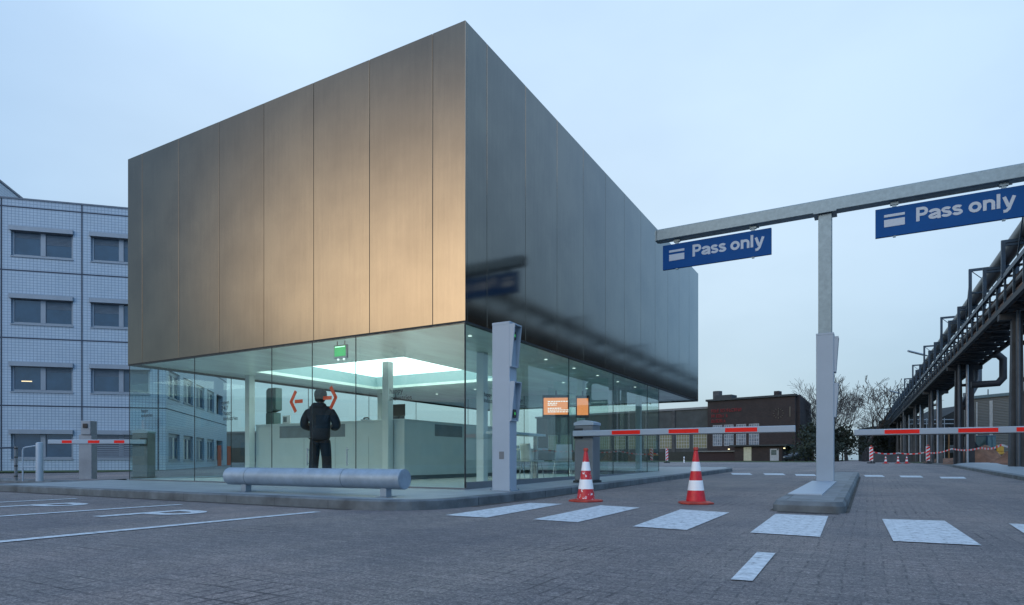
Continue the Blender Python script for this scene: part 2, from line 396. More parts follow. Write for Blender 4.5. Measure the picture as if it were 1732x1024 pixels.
# overcast layer, horizon to zenith
base = ramp(nt, [(0., (.20, .35, .51)), (.12, (.24, .41, .61)), (.35, (.30, .50, .78)), (.62, (.30, .54, .90)), (1., (.34, .66, 1.25))])
hz = M('ADD', sp.outputs['Z'], M('MULTIPLY', M('SUBTRACT', cn.outputs['Fac'], .5), .35)); L(nt, hz, base.inputs['Fac'])
def blob(d, lo, hi):
    v = N(nt, 'ShaderNodeVectorMath', operation='DOT_PRODUCT'); L(nt, tc.outputs['Generated'], v.inputs[0]); v.inputs[1].default_value = Vector(d).normalized()
    r = N(nt, 'ShaderNodeMapRange', interpolation_type='SMOOTHSTEP'); L(nt, v.outputs['Value'], r.inputs['Value'])
    r.inputs['From Min'].default_value = lo; r.inputs['From Max'].default_value = hi
    return r.outputs[0]
front = blob((.05, .80, .60), .55, 1.0)                      # brighter veil over the street
dusk = blob((-.80, -.60, .24), .82, .99)                    # last light low in the west
low = N(nt, 'ShaderNodeMapRange', interpolation_type='SMOOTHSTEP'); L(nt, sp.outputs['Z'], low.inputs['Value'])
low.inputs['From Min'].default_value = .60; low.inputs['From Max'].default_value = .20
westdark = blob((-.95, -.25, .62), .62, 1.0)                # heavier cloud above it
def scale(col, f):
    v = N(nt, 'ShaderNodeVectorMath', operation='SCALE')
    if isinstance(col, tuple): v.inputs[0].default_value = col
    else: L(nt, col, v.inputs[0])
    if isinstance(f, (int, float)): v.inputs['Scale'].default_value = f
    else: L(nt, f, v.inputs['Scale'])
    return v.outputs[0]
def vadd(a, b):
    v = N(nt, 'ShaderNodeVectorMath', operation='ADD'); L(nt, a, v.inputs[0]); L(nt, b, v.inputs[1]); return v.outputs[0]
c = scale(base.outputs[0], M('SUBTRACT', 1.0, M('MULTIPLY', westdark, .45)))
c = vadd(c, scale((.29, .25, .13), front))
c = vadd(c, scale((.05, .15, .33), blob((.1, -.9, .45), -.1, .9)))       # clear blue dusk behind the viewer
mot = ramp(nt, [(.35, (.90, .92, .95)), (.65, (1.07, 1.05, 1.02))]); L(nt, cn.outputs['Fac'], mot.inputs['Fac'])
vm = N(nt, 'ShaderNodeVectorMath', operation='MULTIPLY'); L(nt, c, vm.inputs[0]); L(nt, mot.outputs[0], vm.inputs[1]); c = vm.outputs[0]
rise = N(nt, 'ShaderNodeMapRange', interpolation_type='SMOOTHSTEP'); L(nt, sp.outputs['Z'], rise.inputs['Value'])
rise.inputs['From Min'].default_value = .09; rise.inputs['From Max'].default_value = .23
c = vadd(c, scale((2.7, 2.15, 1.45), M('MULTIPLY', M('MULTIPLY', dusk, low.outputs[0]), rise.outputs[0])))
bg2 = N(nt, 'ShaderNodeBackground', Strength=1.); L(nt, c, bg2.inputs['Color'])
ad = N(nt, 'ShaderNodeAddShader'); L(nt, bg1.outputs[0], ad.inputs[0]); L(nt, bg2.outputs[0], ad.inputs[1]); L(nt, ad.outputs[0], out.inputs['Surface'])
sd = bpy.data.lights.new('sun', 'SUN'); sd.energy = .5; sd.angle = R(30); sd.color = (1, .97, .93)
so = bpy.data.objects.new('sun', sd); COL.objects.link(so)
sdir = Vector((-.25, -.95, 0)) * cos(R(38)) + Vector((0, 0, sin(R(38))))
so.rotation_euler = sdir.to_track_quat('Z', 'Y').to_euler()
SC.view_settings.view_transform = 'Standard'; SC.view_settings.look = 'None'
SC.view_settings.exposure = 0; SC.view_settings.gamma = 1
SC.cycles.transparent_max_bounces = 24; SC.cycles.max_bounces = 8; SC.cycles.caustics_reflective = False

# ------------------------------------------------------------------ ground, road, paving
def sheet(name, m, rects, dz, k='structure', parent=None):
    """flat sheets in lane coordinates (w0,u0,w1,u1), following the rise of the ground"""
    mb = MB()
    for w0, u0, w1, u1 in rects:
        cuts = [u0] + [c for c in (8.7, 37.9) if u0 < c < u1] + [u1]
        for a, b in zip(cuts, cuts[1:]):
            mb.add([(w0, a, zg(a) + dz), (w1, a, zg(a) + dz), (w1, b, zg(b) + dz), (w0, b, zg(b) + dz)], [(0, 1, 2, 3)])
    o = mb.build(name, m, parent, rz=TH)
    if k: o['kind'] = k
    return o
sheet('ground', M_ground, [(-900, -400, 900, 1600)], -.012)
sheet('road', M_road, [(-70, -40, 3.2, 62), (-4.6, 62, 3.2, 420), (-70, 62, -4.6, 74)], 0.)
KH = .13
def kerbed(name, poly_w, m_top, outline_kerb=True):
    pass
def platform():
    t = kind(thing('pavement_island', 'raised paved island carrying the glass pavilion, with stone kerb', 'pavement', (0, 0, 0), TH))
    del t['category']; del t['label']
    wl, wr, uf, ub = -15.75, -4.6, 5.83, 26.
    arc = [(wr - .9 + .9 * sin(a), uf + .9 - .9 * cos(a)) for a in [i * pi / 2 / 8 for i in range(9)]]
    front = [(-15.55, uf)] + [(wr - 4, uf)] + arc + [(wr, 8.7), (-15.95, 8.7)]
    k = .14
    arci = [(wr - .9 + (.9 - k) * sin(a), uf + .9 - (.9 - k) * cos(a)) for a in [i * pi / 2 / 8 for i in range(9)]]
    inner = [(-15.55 + k, uf + k)] + [(wr - 4, uf + k)] + arci + [(wr - k, 8.7)]
    outer = [(-15.55, uf)] + [(wr - 4, uf)] + arc + [(wr, 8.7)]
    kb = MB(); tp = MB()
    # kerb band with a slight chamfer: outer wall, chamfer, top
    def band(o, i, ub_=None):
        n = len(o)
        for a in range(n - 1):
            p, q, r_, s_ = o[a], o[a + 1], i[a + 1], i[a]
            def z(pt, h): return (pt[0], pt[1], zg(pt[1]) + h)
            def mid(x, y, f): return (x[0] + (y[0] - x[0]) * f, x[1] + (y[1] - x[1]) * f)
            ch1, ch2 = mid(p, s_, .12), mid(q, r_, .12)
            kb.add([z(p, -.05), z(q, -.05), z(q, KH - .02), z(p, KH - .02)], [(0, 1, 2, 3)])
            kb.add([z(p, KH - .02), z(q, KH - .02), z(ch2, KH), z(ch1, KH)], [(0, 1, 2, 3)])
            kb.add([z(ch1, KH), z(ch2, KH), z(r_, KH), z(s_, KH)], [(0, 1, 2, 3)])
    band(outer, inner)
    band([(wr, 8.7), (wr + .25, 24.0), (wr - .2, ub)], [(wr - k, 8.7), (wr + .25 - k, 24.0), (wr - .35, ub - .14)])
    band([(wr - .2, ub), (wl, ub)], [(wr - .35, ub - .14), (wl + k, ub - .14)])
    band([(-16.6, 8.7 + .4), (-15.95, 7.6), (-15.55, uf)][0:3], [(-16.6 + k, 8.7 + .4), (-15.95 + k, 7.6), (-15.55 + k, uf + k)])
    band([(wl - .2, ub), (-16.6, 9.1)], [(wl - .2 + k, ub), (-16.6 + k, 9.1)])
    tin = [(p[0], p[1], KH - .004) for p in inner + [(-16.4, 8.7), (-15.95 + k, 7.6)]]
    n = len(tin); tp.add(tin, [tuple(range(n))])
    zz = lambda w, u: (w, u, zg(u) + KH - .004)
    tp.add([zz(-5.84, 8.7), zz(wr - k, 8.7), zz(wr + .25 - k, 24.), zz(-5.84, 24.)], [(0, 1, 2, 3)])
    tp.add([zz(-5.84, 24.), zz(wr + .25 - k, 24.), zz(wr - .35, ub - .14), zz(-5.84, ub - .14)], [(0, 1, 2, 3)])
    tp.add([zz(-15.6, 19.83), zz(-5.84, 19.83), zz(-5.84, ub - .14), zz(-15.6, ub - .14)], [(0, 1, 2, 3)])
    tp.add([zz(-16.46, 9.1), zz(-15.6, 8.7), zz(-15.6, ub - .14), zz(wl - .06, ub - .14)], [(0, 1, 2, 3)])
    kind(kb.build('kerb', M_kerb, t)); kind(tp.build('paving', M_slab, t))
    kj = MB()
    for w in [-15 + i * 1.0 for i in range(11)] + [-4.95]:
        if w < -5.5: kj.box(w, uf - .001, 0, w + .004, uf + .13, KH - .018)
    for i in range(14):
        u = 7.2 + i * 1.0; w = wr + .016 * max(0, u - 8.7)
        kj.box(w - .13, u, zg(u) - .02, w + .003, u + .008, zg(u) + KH - .018)
    kind(kj.build('kerb_joint', M_dark, t))
    return t
platform()

M_isl = mat('dark_island_paving', (.15, .17, .18), .6, var=.35, scale=3)
def island(name, w0, u0, w1, u1, h=KH, r=.3):
    t = kind(thing(name, 'x', 'x', (0, 0, 0), TH)); del t['category']; del t['label']
    n = 6; out_ = []
    def corner(cw, cu, a0): return [(cw + r * cos(a0 + i * pi / 2 / n), cu + r * sin(a0 + i * pi / 2 / n)) for i in range(n + 1)]
    P = corner(w1 - r, u0 + r, -pi / 2) + corner(w1 - r, u1 - r, 0) + corner(w0 + r, u1 - r, pi / 2) + corner(w0 + r, u0 + r, pi)
    cx, cy = (w0 + w1) / 2, (u0 + u1) / 2
    def ins(d): 
        o = []
        for (x, y) in P:
            o.append((x + (-d if x > cx else d), y + (-d if y > cy else d)))
        return o
    kb = MB(); m = len(P)
    rows = [(P, -.05), (P, h - .05), (ins(.03), h), (ins(.13), h)]
    for (A, za), (B, zb) in zip(rows, rows[1:]):
        for i in range(m):
            j = (i + 1) % m
            kb.add([(A[i][0], A[i][1], zg(A[i][1]) + za), (A[j][0], A[j][1], zg(A[j][1]) + za), (B[j][0], B[j][1], zg(B[j][1]) + zb), (B[i][0], B[i][1], zg(B[i][1]) + zb)], [(0, 1, 2, 3)])
    kind(kb.build('kerb', M_kerb, t))
    tp = MB(); I = ins(.13)
    tp.add([(x, y, zg(y) + h - .003) for x, y in I], [tuple(range(m))])
    kind(tp.build('paving', M_isl, t))
    return t
island('traffic_island', -1.02, 8.15, -.24, 20.5, h=KH, r=.12)
island('kerb_island', -40, 8.2, -17.2, 8.6, h=.09, r=.05).location = fr(0, 0)
# pavement on the right side of the street
def side_pavement():
    kb = MB()
    us = [-20, 8.7, 34, 37.9, 60]; off = [0, 0, 0, .6, 4]
    for i in range(len(us) - 1):
        a, b = us[i], us[i + 1]; wa, wb = 3.2 + off[i], 3.2 + off[i + 1]
        kb.add([(wa, a, zg(a) - .03), (wb, b, zg(b) - .03), (wb, b, zg(b) + .09), (wa, a, zg(a) + .09)], [(0, 1, 2, 3)])
        kb.add([(wa, a, zg(a) + .09), (wb, b, zg(b) + .09), (wb + .15, b, zg(b) + .105), (wa + .15, a, zg(a) + .105)], [(0, 1, 2, 3)])
    t = kind(thing('side_pavement', 'x', 'x', (0, 0, 0), TH)); del t['category']; del t['label']
    kind(kb.build('kerb', M_kerb, t))
    tp = MB()
    for i in range(len(us) - 1):
        a, b = us[i], us[i + 1]; wa, wb = 3.35 + off[i], 3.35 + off[i + 1]
        tp.add([(wa, a, zg(a) + .103), (5.0 + off[i] * .6, a, zg(a) + .103), (5.0 + off[i + 1] * .6, b, zg(b) + .103), (wb, b, zg(b) + .103)], [(0, 1, 2, 3)])
    kind(tp.build('paving', M_slab, t))
side_pavement()

# painted markings, each its own sheet on the road
def marking(name, pts, dz=.006, m=M_paint):
    """pts in lane coordinates"""
    mb = MB(); mb.add([fr(w, u, zg(u) + dz) for w, u in pts], [tuple(range(len(pts)))])
    return kind(mb.build(name, m))
S = [[(753.5, 872.5), (822.6, 876.7), (951.7, 853.3), (896, 851.5)],
     [(901.5, 879.7), (977, 884.5), (1082, 859.6), (1016, 855.7)],
     [(1070, 891.7), (1161.8, 897.7), (1233.8, 868), (1151, 862.6)],
     [(1268.8, 902), (1387, 909.5), (1401, 874), (1311.6, 870.2)],
     [(1511, 916.6), (1660.4, 924), (1597.8, 882), (1492, 879)],
     [(1780, 934), (1960, 946), (1810, 892), (1706, 886.5)]]
for q in S: marking('crossing_stripe', [gpt(*p) for p in q])
marking('lane_dash', [gpt(*p) for p in [(1236, 982), (1273, 984.6), (1311.6, 937.3), (1280.6, 935)]])
for x0, x1, y in [(1239, 1272, 802), (1294, 1328, 802.5), (1347, 1381, 804), (1464, 1496, 805.5), (1524, 1561, 806.5), (1592, 1634, 808.5)]:
    marking('far_dash', [gpt(x0, y + 1.4), gpt(x1 + 1, y + 1.8), gpt(x1 - 4, y - 1.2), gpt(x0 - 3, y - 1.4)])
# parking bays and their letters
for w, u0, u1 in [(-5.68, -3, 5.35), (-8.25, -3, 5.3), (-10.95, -3, 5.3), (-13.6, -3, 5.3)]:
    marking('bay_line', [(w - .065, u0), (w + .065, u0), (w + .065, u1), (w - .065, u1)])
marking('bay_line', [(-18.5, 5.6), (-15.9, 5.6), (-15.9, 6.0), (-18.5, 6.0)])
def letter_p(w, u, H=1.05, Wd=.66, st=.17):
    mb = MB(); z = .006
    Z = lambda a, b: fr(w + a, u + b, z)
    mb.add([Z(0, 0), Z(st, 0), Z(st, H), Z(0, H)], [(0, 1, 2, 3)])
    n = 14; cy = H * .72; ro = H * .28; ri = ro - st
    o = [(st, H)] + [(Wd - ro * 1.0 + ro * sin(a), cy + ro * cos(a)) for a in [pi * i / n for i in range(n + 1)]] + [(st, cy - ro)]
    i_ = [(st, H - st)] + [(Wd - ro * 1.0 + ri * sin(a), cy + ri * cos(a)) for a in [pi * i / n for i in range(n + 1)]] + [(st, cy - ri)]
    for k in range(len(o) - 1):
        mb.add([Z(*o[k]), Z(*o[k + 1]), Z(*i_[k + 1]), Z(*i_[k])], [(0, 1, 2, 3)])
    return kind(mb.build('parking_letter', M_paint))
letter_p(-7.36, 3.72); letter_p(-9.98, 3.72); letter_p(-12.7, 3.72)

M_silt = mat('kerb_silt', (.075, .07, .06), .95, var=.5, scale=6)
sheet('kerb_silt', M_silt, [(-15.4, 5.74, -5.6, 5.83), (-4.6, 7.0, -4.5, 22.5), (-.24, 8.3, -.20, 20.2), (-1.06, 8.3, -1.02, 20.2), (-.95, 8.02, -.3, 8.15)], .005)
# grass strips
def grass(name, rects_wu=None, quad=None, dz=.02):
    mb = MB()
    pts = quad
    mb.add([(x, y, zg(to_wu(x, y)[1]) + dz) for x, y in pts], [tuple(range(len(pts)))])
    o = mb.build(name, M_grass); o['kind'] = 'structure'; return o

# ------------------------------------------------------------------ THE PAVILION
C0 = fr(-5.825, 8.71, KH)
pav = thing('pavilion', 'bronze clad box pavilion standing on a glass ground floor', 'building', C0, TH)
PW, PL, ZB, ZT, GL = 9.83, 16.37, 2.80, 7.78, 11.1   # width, length, underside, top, glass length
# local: x = -s (left of the corner), y = t
def cladding():
    mb = MB(); g = .006; th = .06
    zs = [(ZB, ZT)]
    ls = [0, .67] + [.67 + 1.425 * i for i in range(1, 7)] + [PW]
    for a, b in zip(ls, ls[1:]):
        mb.box(-b + g, 0, ZB, -a - (g if a else 0), th, ZT)
        mb.box(-b + g, PL - th, ZB, -a - (g if a else 0), PL, ZT)
    rs = [0, .68] + [.68 + 1.425 * i for i in range(1, 11)] + [PL]
    for a, b in zip(rs, rs[1:]):
        aa = a + (g if a else th + .002); bb = b - (g if b < PL else th + .002)
        mb.box(-th, aa, ZB, 0, bb, ZT)
        mb.box(-PW, aa, ZB, -PW + th, bb, ZT)
    return mb.build('cladding', M_bronze, pav, bevel=.003)
cladding()
b = MB()
b.box(-PW + .065, .065, ZB + .01, -.065, .085, ZT - .01); b.box(-PW + .065, PL - .085, ZB + .01, -.065, PL - .065, ZT - .01)
b.box(-.085, .086, ZB + .01, -.065, PL - .086, ZT - .01); b.box(-PW + .065, .086, ZB + .01, -PW + .085, PL - .086, ZT - .01)
b.build('backing_wall', M_dark, pav)
MB().box(-PW + .09, .09, ZT - .2, -.09, PL - .09, ZT - .03).build('roof', M_grey2, pav)
# soffit with the light well left open
ws0, ws1, wt0, wt1 = 3.35, 8.35, 2.5, 7.2
b = MB(); zc = ZB + .02; z2 = ZB + .10
b.box(-PW + .09, .09, zc, -.09, wt0, z2); b.box(-PW + .09, wt1, zc, -.09, PL - .09, z2)
b.box(-PW + .09, wt0, zc, -ws1, wt1, z2); b.box(-ws0, wt0, zc, -.09, wt1, z2)
b.build('soffit', M_soff, pav)
b = MB()   # dark shadow reveal under the cladding edge
b.box(-PW + .005, .005, ZB - .03, -.005, .09, ZB - .002); b.box(-PW + .005, PL - .09, ZB - .03, -.005, PL - .005, ZB - .002)
b.box(-.09, .092, ZB - .03, -.005, PL - .092, ZB - .002); b.box(-PW + .005, .092, ZB - .03, -PW + .09, PL - .092, ZB - .002)
b.build('edge_profile', M_dark, pav)
b = MB(); zt = ZB + .42
b.box(-ws1 - .05, wt0 - .05, z2, -ws0 + .05, wt0, zt); b.box(-ws1 - .05, wt1, z2, -ws0 + .05, wt1 + .05, zt)
b.box(-ws1 - .05, wt0, z2, -ws1, wt1, zt); b.box(-ws0, wt0, z2, -ws0 + .05, wt1, zt)
b.build('light_well', mat('frosted_well_lining', (.30, .44, .46), .5, var=.04), pav)
MB().box(-ws1, wt0, zt, -ws0, wt1, zt + .04).build('luminous_ceiling', M_lum, pav)
MB().box(-9.76, .02, -.05, -.03, GL, .012).build('floor_slab', M_floor, pav)
for s_, t_ in [(1.5, 2.9), (4.16, 2.9), (9.1, 2.9), (1.5, 8.3), (4.9, 9.0), (9.1, 8.3), (1.5, 13.6), (8.3, 13.6)]:
    MB().box(-s_ - .09, t_ - .09, .012, -s_ + .09, t_ + .09, zc).build('column', M_int, pav, bevel=.004)
GT = ZB - .03
def pane(a, b, door=False, name='glass_pane'):
    """a,b: local xy ends; glass 12 mm"""
    a = Vector((*a, 0)); b = Vector((*b, 0)); d = (b - a).normalized(); n = Vector((-d.y, d.x, 0))
    mb = MB(); g = .007
    p0 = a + d * g; p1 = b - d * g
    z0 = .02
    vs = [p0, p1, p1 + n * .012, p0 + n * .012]
    mb.add([(v.x, v.y, z0) for v in vs] + [(v.x, v.y, GT) for v in vs], [(3, 2, 1, 0), (4, 5, 6, 7), (0, 1, 5, 4), (1, 2, 6, 5), (2, 3, 7, 6), (3, 0, 4, 7)])
    return mb.build('glass_door' if door else name, M_glass, pav)
def joint(x, y, w=.012): MB().box(x - w / 2, y - w / 2, .012, x + w / 2, y + w / 2, GT).build('glazing_joint', M_dark, pav)
gl_s = [0.012, 2.44, 3.57, 4.72, 7.24, 9.77]
front_panes = []
for i, (a, b_) in enumerate(zip(gl_s, gl_s[1:])):
    front_panes.append(pane((-a, .02), (-b_, .02), door=i in (1, 2)))
for s_ in gl_s[1:5]: joint(-s_, .014)
joint(-.012, .012, .02); joint(-9.775, .014)
gl_t = [.03, 1.3, 4.17, 6.97, 9.9, GL]
side_panes = [pane((-.02, a), (-.02, b_)) for a, b_ in zip(gl_t, gl_t[1:])]
for t_ in gl_t[1:]: joint(-.014, t_, .014)
lt = [.03, 2.8, 5.6, 8.4, GL]
left_panes = [pane((-9.77, a), (-9.77, b_)) for a, b_ in zip(lt, lt[1:])]
for t_ in lt[1:]: joint(-9.76, t_, .014)
bt = [.03, 2.5, 4.9, 7.3, 9.75]
back_panes = [pane((-a, GL), (-b_, GL)) for a, b_ in zip(bt, bt[1:])]
for s_ in bt[1:-1]: joint(-s_, GL, .014)
b = MB(); b.box(-9.79, 0., 0, 0., .05, .022); b.box(-.05, .052, 0, 0, GL, .16 * .6 + .02)
b.build('base_rail', M_grey2, pav)
# inner glass partitions
for (a_, b_) in [((-3.0, 9.2), (-3.0, 11.0)), ((-2.2, 7.9), (-.5, 7.9))]:
    pane(a_, b_, name='inner_partition')
# door hardware
for k, s_ in ((1, 2.62), (2, 3.66)):
    h = MB(); h.tube([(-s_, -.03, .38), (-s_, -.03, .72)], .010, 8); h.tube([(-s_, -.03, .42), (-s_, .03, .42)], .008, 6); h.tube([(-s_, -.03, .68), (-s_, .03, .68)], .008, 6)
    h.build('door_handle', M_chrome, front_panes[k])
    fx = MB(); fx.box(-s_ - .09, .0, .02, -s_ + .09, .045, .06); fx.build('floor_fitting', M_chrome, front_panes[k])
# orange arrows on the doors
def arrow(s_c, zc_, dirn, parent, sz=.32):
    mb = MB(); y = .008
    def P(a, z): return (-s_c + a * dirn, y, zc_ + z)
    def stroke(p, q, w=.075):
        p = Vector(p); q = Vector(q); d = (q - p).normalized(); n = Vector((-d.y, d.x)) * w / 2
        pts = [p + n, q + n, q - n, p - n]
        mb.add([(-s_c + v.x * dirn, y, zc_ + v.y) for v in pts] + [(-s_c + v.x * dirn, y + .004, zc_ + v.y) for v in pts],
               [(0, 1, 2, 3), (7, 6, 5, 4), (0, 4, 5, 1), (1, 5, 6, 2), (2, 6, 7, 3), (3, 7, 4, 0)])
    h = sz / 2
    n_ = .06
    mb_pts = [((.16, 0), (.02, h * 1.12)), ((.16, 0), (.02, -h * 1.12))]
    stroke((.165, -.015), (.02, h * 1.15)); stroke((.165, .015), (.02, -h * 1.15)); stroke((-.17, 0), (.05, 0), .07)
    o = mb.build('arrow_decal', M_orange, parent); return o
arrow(4.0, 1.64, -1, front_panes[2], .36); arrow(3.1, 1.67, 1, front_panes[1], .36)
def decal(body, pane_, loc, rot, size=.095, sx=1.):
    return text_mesh('lettering', body, size, M_ink, pane_, loc, rot, bold=.001, ext=.0008, sx=sx)
ROTF = (R(90), 0, 0); ROTR = (R(90), 0, R(90))
decal('happy\nindustries', front_panes[0], (-1.64, .016, 1.67), ROTF, .13)
decal('happy\nindustries', front_panes[3], (-6.25, .016, 1.45), ROTF, .12)
decal('open\n24/7', front_panes[3], (-6.32, .016, 1.68), ROTF, .13)
decal('happy\nindustries', front_panes[4], (-9.30, .016, 1.62), ROTF, .12)
decal('happy\nindustries', side_panes[0], (-.012, .60, 1.6), ROTR, .11)
decal('happy\nindustries', side_panes[1], (-.012, 1.75, 1.6), ROTR, .11)
# reveal of small lamps in the soffit
for s_, t_ in [(.7, 1.2), (.7, 2.8), (.7, 4.4), (.7, 6.0), (.7, 7.6), (.7, 9.2), (.7, 10.8), (2.2, 8.6), (2.2, 10.4), (5.5, 8.8), (7.5, 9.4)]:
    MB().lathe([(.035, zc - .012), (.035, zc + .004)], 12, c=(-s_, t_)).build('downlight', M_glow, pav)
def pl(s_, t_, z=0.): return C0 + EX * (-s_) + EY * t_ + Vector((0, 0, z))

# reception desk block
t = thing('reception_desk', 'long white reception desk block inside the glass pavilion', 'desk', pl(3.75, 3.02, .012), TH)
b = MB(); b.box(-5.25, 0, .1, 0, 4.25, 1.42); b.build('body', M_desk, t, bevel=.006)
MB().box(-5.17, .08, 0, -.08, 4.17, .1).build('plinth', M_grey2, t)
MB().box(-4.29, -.006, 1.06, -1.9, .02, 1.38).build('counter_recess', mat('recess_grey', (.17, .20, .23), .5), t)
MB().box(-.02, 1.2, 1.08, .006, 2.43, 1.38).build('side_recess', MATS['recess_grey'], t)
MB().box(-5.26, -.015, 1.42, .02, 4.27, 1.45).build('desk_top', M_desk, t, bevel=.005)
b = MB()
for k in range(1, 4): b.box(-k * 1.12 - .003, -.003, .1, -k * 1.12 + .003, .0, 1.05)
b.build('panel_seam', M_grey2, t)
# things on and around the desk
def monitor(name, label, loc, rz, w=.55, h=.34):
    t = thing(name, label, 'monitor', loc, rz)
    MB().box(-w / 2, 0, .14, w / 2, .04, .14 + h).build('panel', M_black, t, bevel=.004)
    b = MB(); b.box(-.03, .04, 0, .03, .06, .2); b.box(-.11, -.03, 0, .11, .13, .012); b.build('stand', M_black, t)
    return t
monitor('monitor', 'black computer monitor on the reception desk beside the white column', pl(4.6, 3.8, 1.462), TH, .42, .3)
t = monitor('monitor', 'small dark monitor further back on the reception desk', pl(6.2, 5.6, 1.462), TH + .4)
t = thing('desk_phone', 'dark desk phone on the reception desk left of the column', 'telephone', pl(5.2, 3.3, 1.462), TH)
b = MB(); b.box(-.11, -.09, 0, .11, .09, .04); b.build('base', M_black, t, bevel=.004)
MB().tube([(-.09, 0, .065), (-.05, 0, .085), (.05, 0, .085), (.09, 0, .065)], .02, 8).build('handset', M_black, t, smooth=True)
t = thing('desk_display', 'small grey display stand at the left end of the desk top', 'display stand', pl(8.05, 3.25, 1.462), TH)
b = MB(); b.box(-.15, 0, .02, .15, .02, .24); b.build('card', M_white, t); MB().box(-.17, -.03, 0, .17, .09, .02).build('foot', M_black, t)
MB().box(-.12, -.004, .06, .02, 0, .2).build('print', M_grey2, t)
t = thing('kiosk', 'dark wedge shaped terminal standing on the left end of the desk', 'terminal', pl(8.75, 3.3, 1.462), TH)
b = MB(); b.box(-.2, 0, 0, .14, .25, .35); b.build('cabinet', mat('kiosk_grey', (.07, .12, .12), .5), t, bevel=.02)
b = MB(); b.prism([(-.2, .35), (-.10, .35), (.2, .42), (.2, 1.04), (-.12, 1.04), (-.2, .98)], .01, .24, f=lambda x, y, z: (x, z, y)); b.build('head', MATS['kiosk_grey'], t, bevel=.02)
# exit sign
t = thing('exit_sign', 'lit green emergency exit sign hanging over the glass doors', 'exit sign', pl(3.15, .35, ZB - .2), TH)
MB().box(-.17, -.02, -.13, .17, .03, .13).build('housing', M_grey, t, bevel=.006)
MB().box(-.145, -.026, -.09, .145, -.021, .105).build('face', M_exit, t)
MB().box(-.13, -.029, .085, .13, -.027, .1).build('lamp_strip', M_exitl, t)
b = MB()
for x in (-.07, .08): b.lathe([(.004, -.17), (.02, -.16), (.02, -.135)], 10, c=(x, 0))
b.build('spot_lamp', M_glow, t)
b = MB()
for x in (-.1, .1): b.box(x - .008, 0, .13, x + .008, .012, .21)
b.build('hanger', M_grey2, t)
# orange info screens hung in the waiting area
def screen(label, s_, t_, z, w, h, rz, text):
    t = thing('info_screen', label, 'screen', pl(s_, t_, z), rz, 'orange information screens in the pavilion')
    MB().box(-w / 2 - .03, 0, -h / 2 - .07, w / 2 + .03, .07, h / 2 + .07).build('case', M_black, t, bevel=.005)
    MB().box(-w / 2, -.006, -h / 2, w / 2, -.001, h / 2).build('display', M_screen, t)
    if text:
        b = MB()
        for k, (zz_, ww) in enumerate([(.12, .5), (.075, .25), (.03, .22), (-.05, .33), (-.095, .52), (-.14, .52)]):
            x = -w * .33
            random.seed(k)
            while x < -w * .33 + ww:
                l = random.uniform(.03, .07); b.box(x, -.011, zz_ - .011, min(x + l, -w * .33 + ww), -.0065, zz_ + .011); x += l + .012
        b.build('text_lines', M_scrtxt, t)
    MB().box(-.02, .07, -.02, .02, .3, .4 + 0).build('bracket', M_grey2, t)
    return t
# solve the places of the screens from the plan: seen through the street side glass
screen('orange information screen with white text lines on a column', .95, 5.45, 1.82, .60, .42, -.12, True)
screen('plain orange information screen beside the one with text', .42, 5.9, 1.82, .28, .42, -.12, False)

# cafe table and chairs in the waiting corner
def chair(label, s_, t_, rz, first=None):
    if first: return dup(first, pl(s_, t_, .012), TH + rz, label)
    t = thing('shell_chair', label, 'chair', pl(s_, t_, .012), TH + rz, 'white shell chairs round the cafe table')
    b = MB(); b.box(-.22, -.21, .44, .22, .21, .462); b.build('seat', M_chairm, t, bevel=.01)
    b = MB(); n = 8; pts = []
    for j in range(6):
        z = .46 + j * .078; y = .2 + .05 * (j / 5) ** 1.5; wd = .21 - .015 * j / 5
        for i in range(n + 1):
            a = (i / n - .5) * 2; pts.append((a * wd, y - .05 * a * a, z))
    fs = [(j * (n + 1) + i, j * (n + 1) + i + 1, (j + 1) * (n + 1) + i + 1, (j + 1) * (n + 1) + i) for j in range(5) for i in range(n)]
    b.add(pts, fs); o = b.build('backrest', M_chairm, t, smooth=True); md = o.modifiers.new('th', 'SOLIDIFY'); md.thickness = .014
    for x, y in ((-.2, -.19), (.2, -.19), (-.2, .19), (.2, .19)):
        MB().tube([(x * .8, y * .8, .44), (x * 1.1, y * 1.1, 0)], .009, 6).build('leg', M_chrome, t)
    return t
ch = chair('white shell chair with its back to the street, left of the table', 1.05, 4.35, 2.7)
chair('white shell chair right of the cafe table pedestal, by the glass', .6, 5.1, .3, ch)
chair('white shell chair on the far side of the cafe table', 2.1, 5.4, .8, ch)
t = thing('cafe_table', 'round white cafe table on a star foot between the shell chairs', 'table', pl(1.3, 4.85, .012), TH)
MB().lathe([(.38, .71), (.385, .72), (.385, .735), (.38, .745)], 32).build('table_top', M_chairm, t)
MB().tube([(0, 0, .02), (0, 0, .71)], .028, 12).build('pedestal', M_chairm, t, smooth=True)
b = MB()
for k in range(4):
    a = k * pi / 2 + .4; b.bar((0, 0, .03), (cos(a) * .36, sin(a) * .36, .012), .05, .02)
b.build('star_foot', M_chairm, t)
# long white bench shelf at the side glass
t = thing('window_counter', 'long pale shelf counter behind the street side glass', 'counter', pl(.9, 2.5, .012), TH)
MB().box(-.25, 0, 1.02, .2, 1.9, 1.07).build('counter_top', M_desk, t, bevel=.004)
for y in (.1, 1.75): MB().box(-.05, y, 0, .05, y + .05, 1.02).build('leg', M_chrome, t)

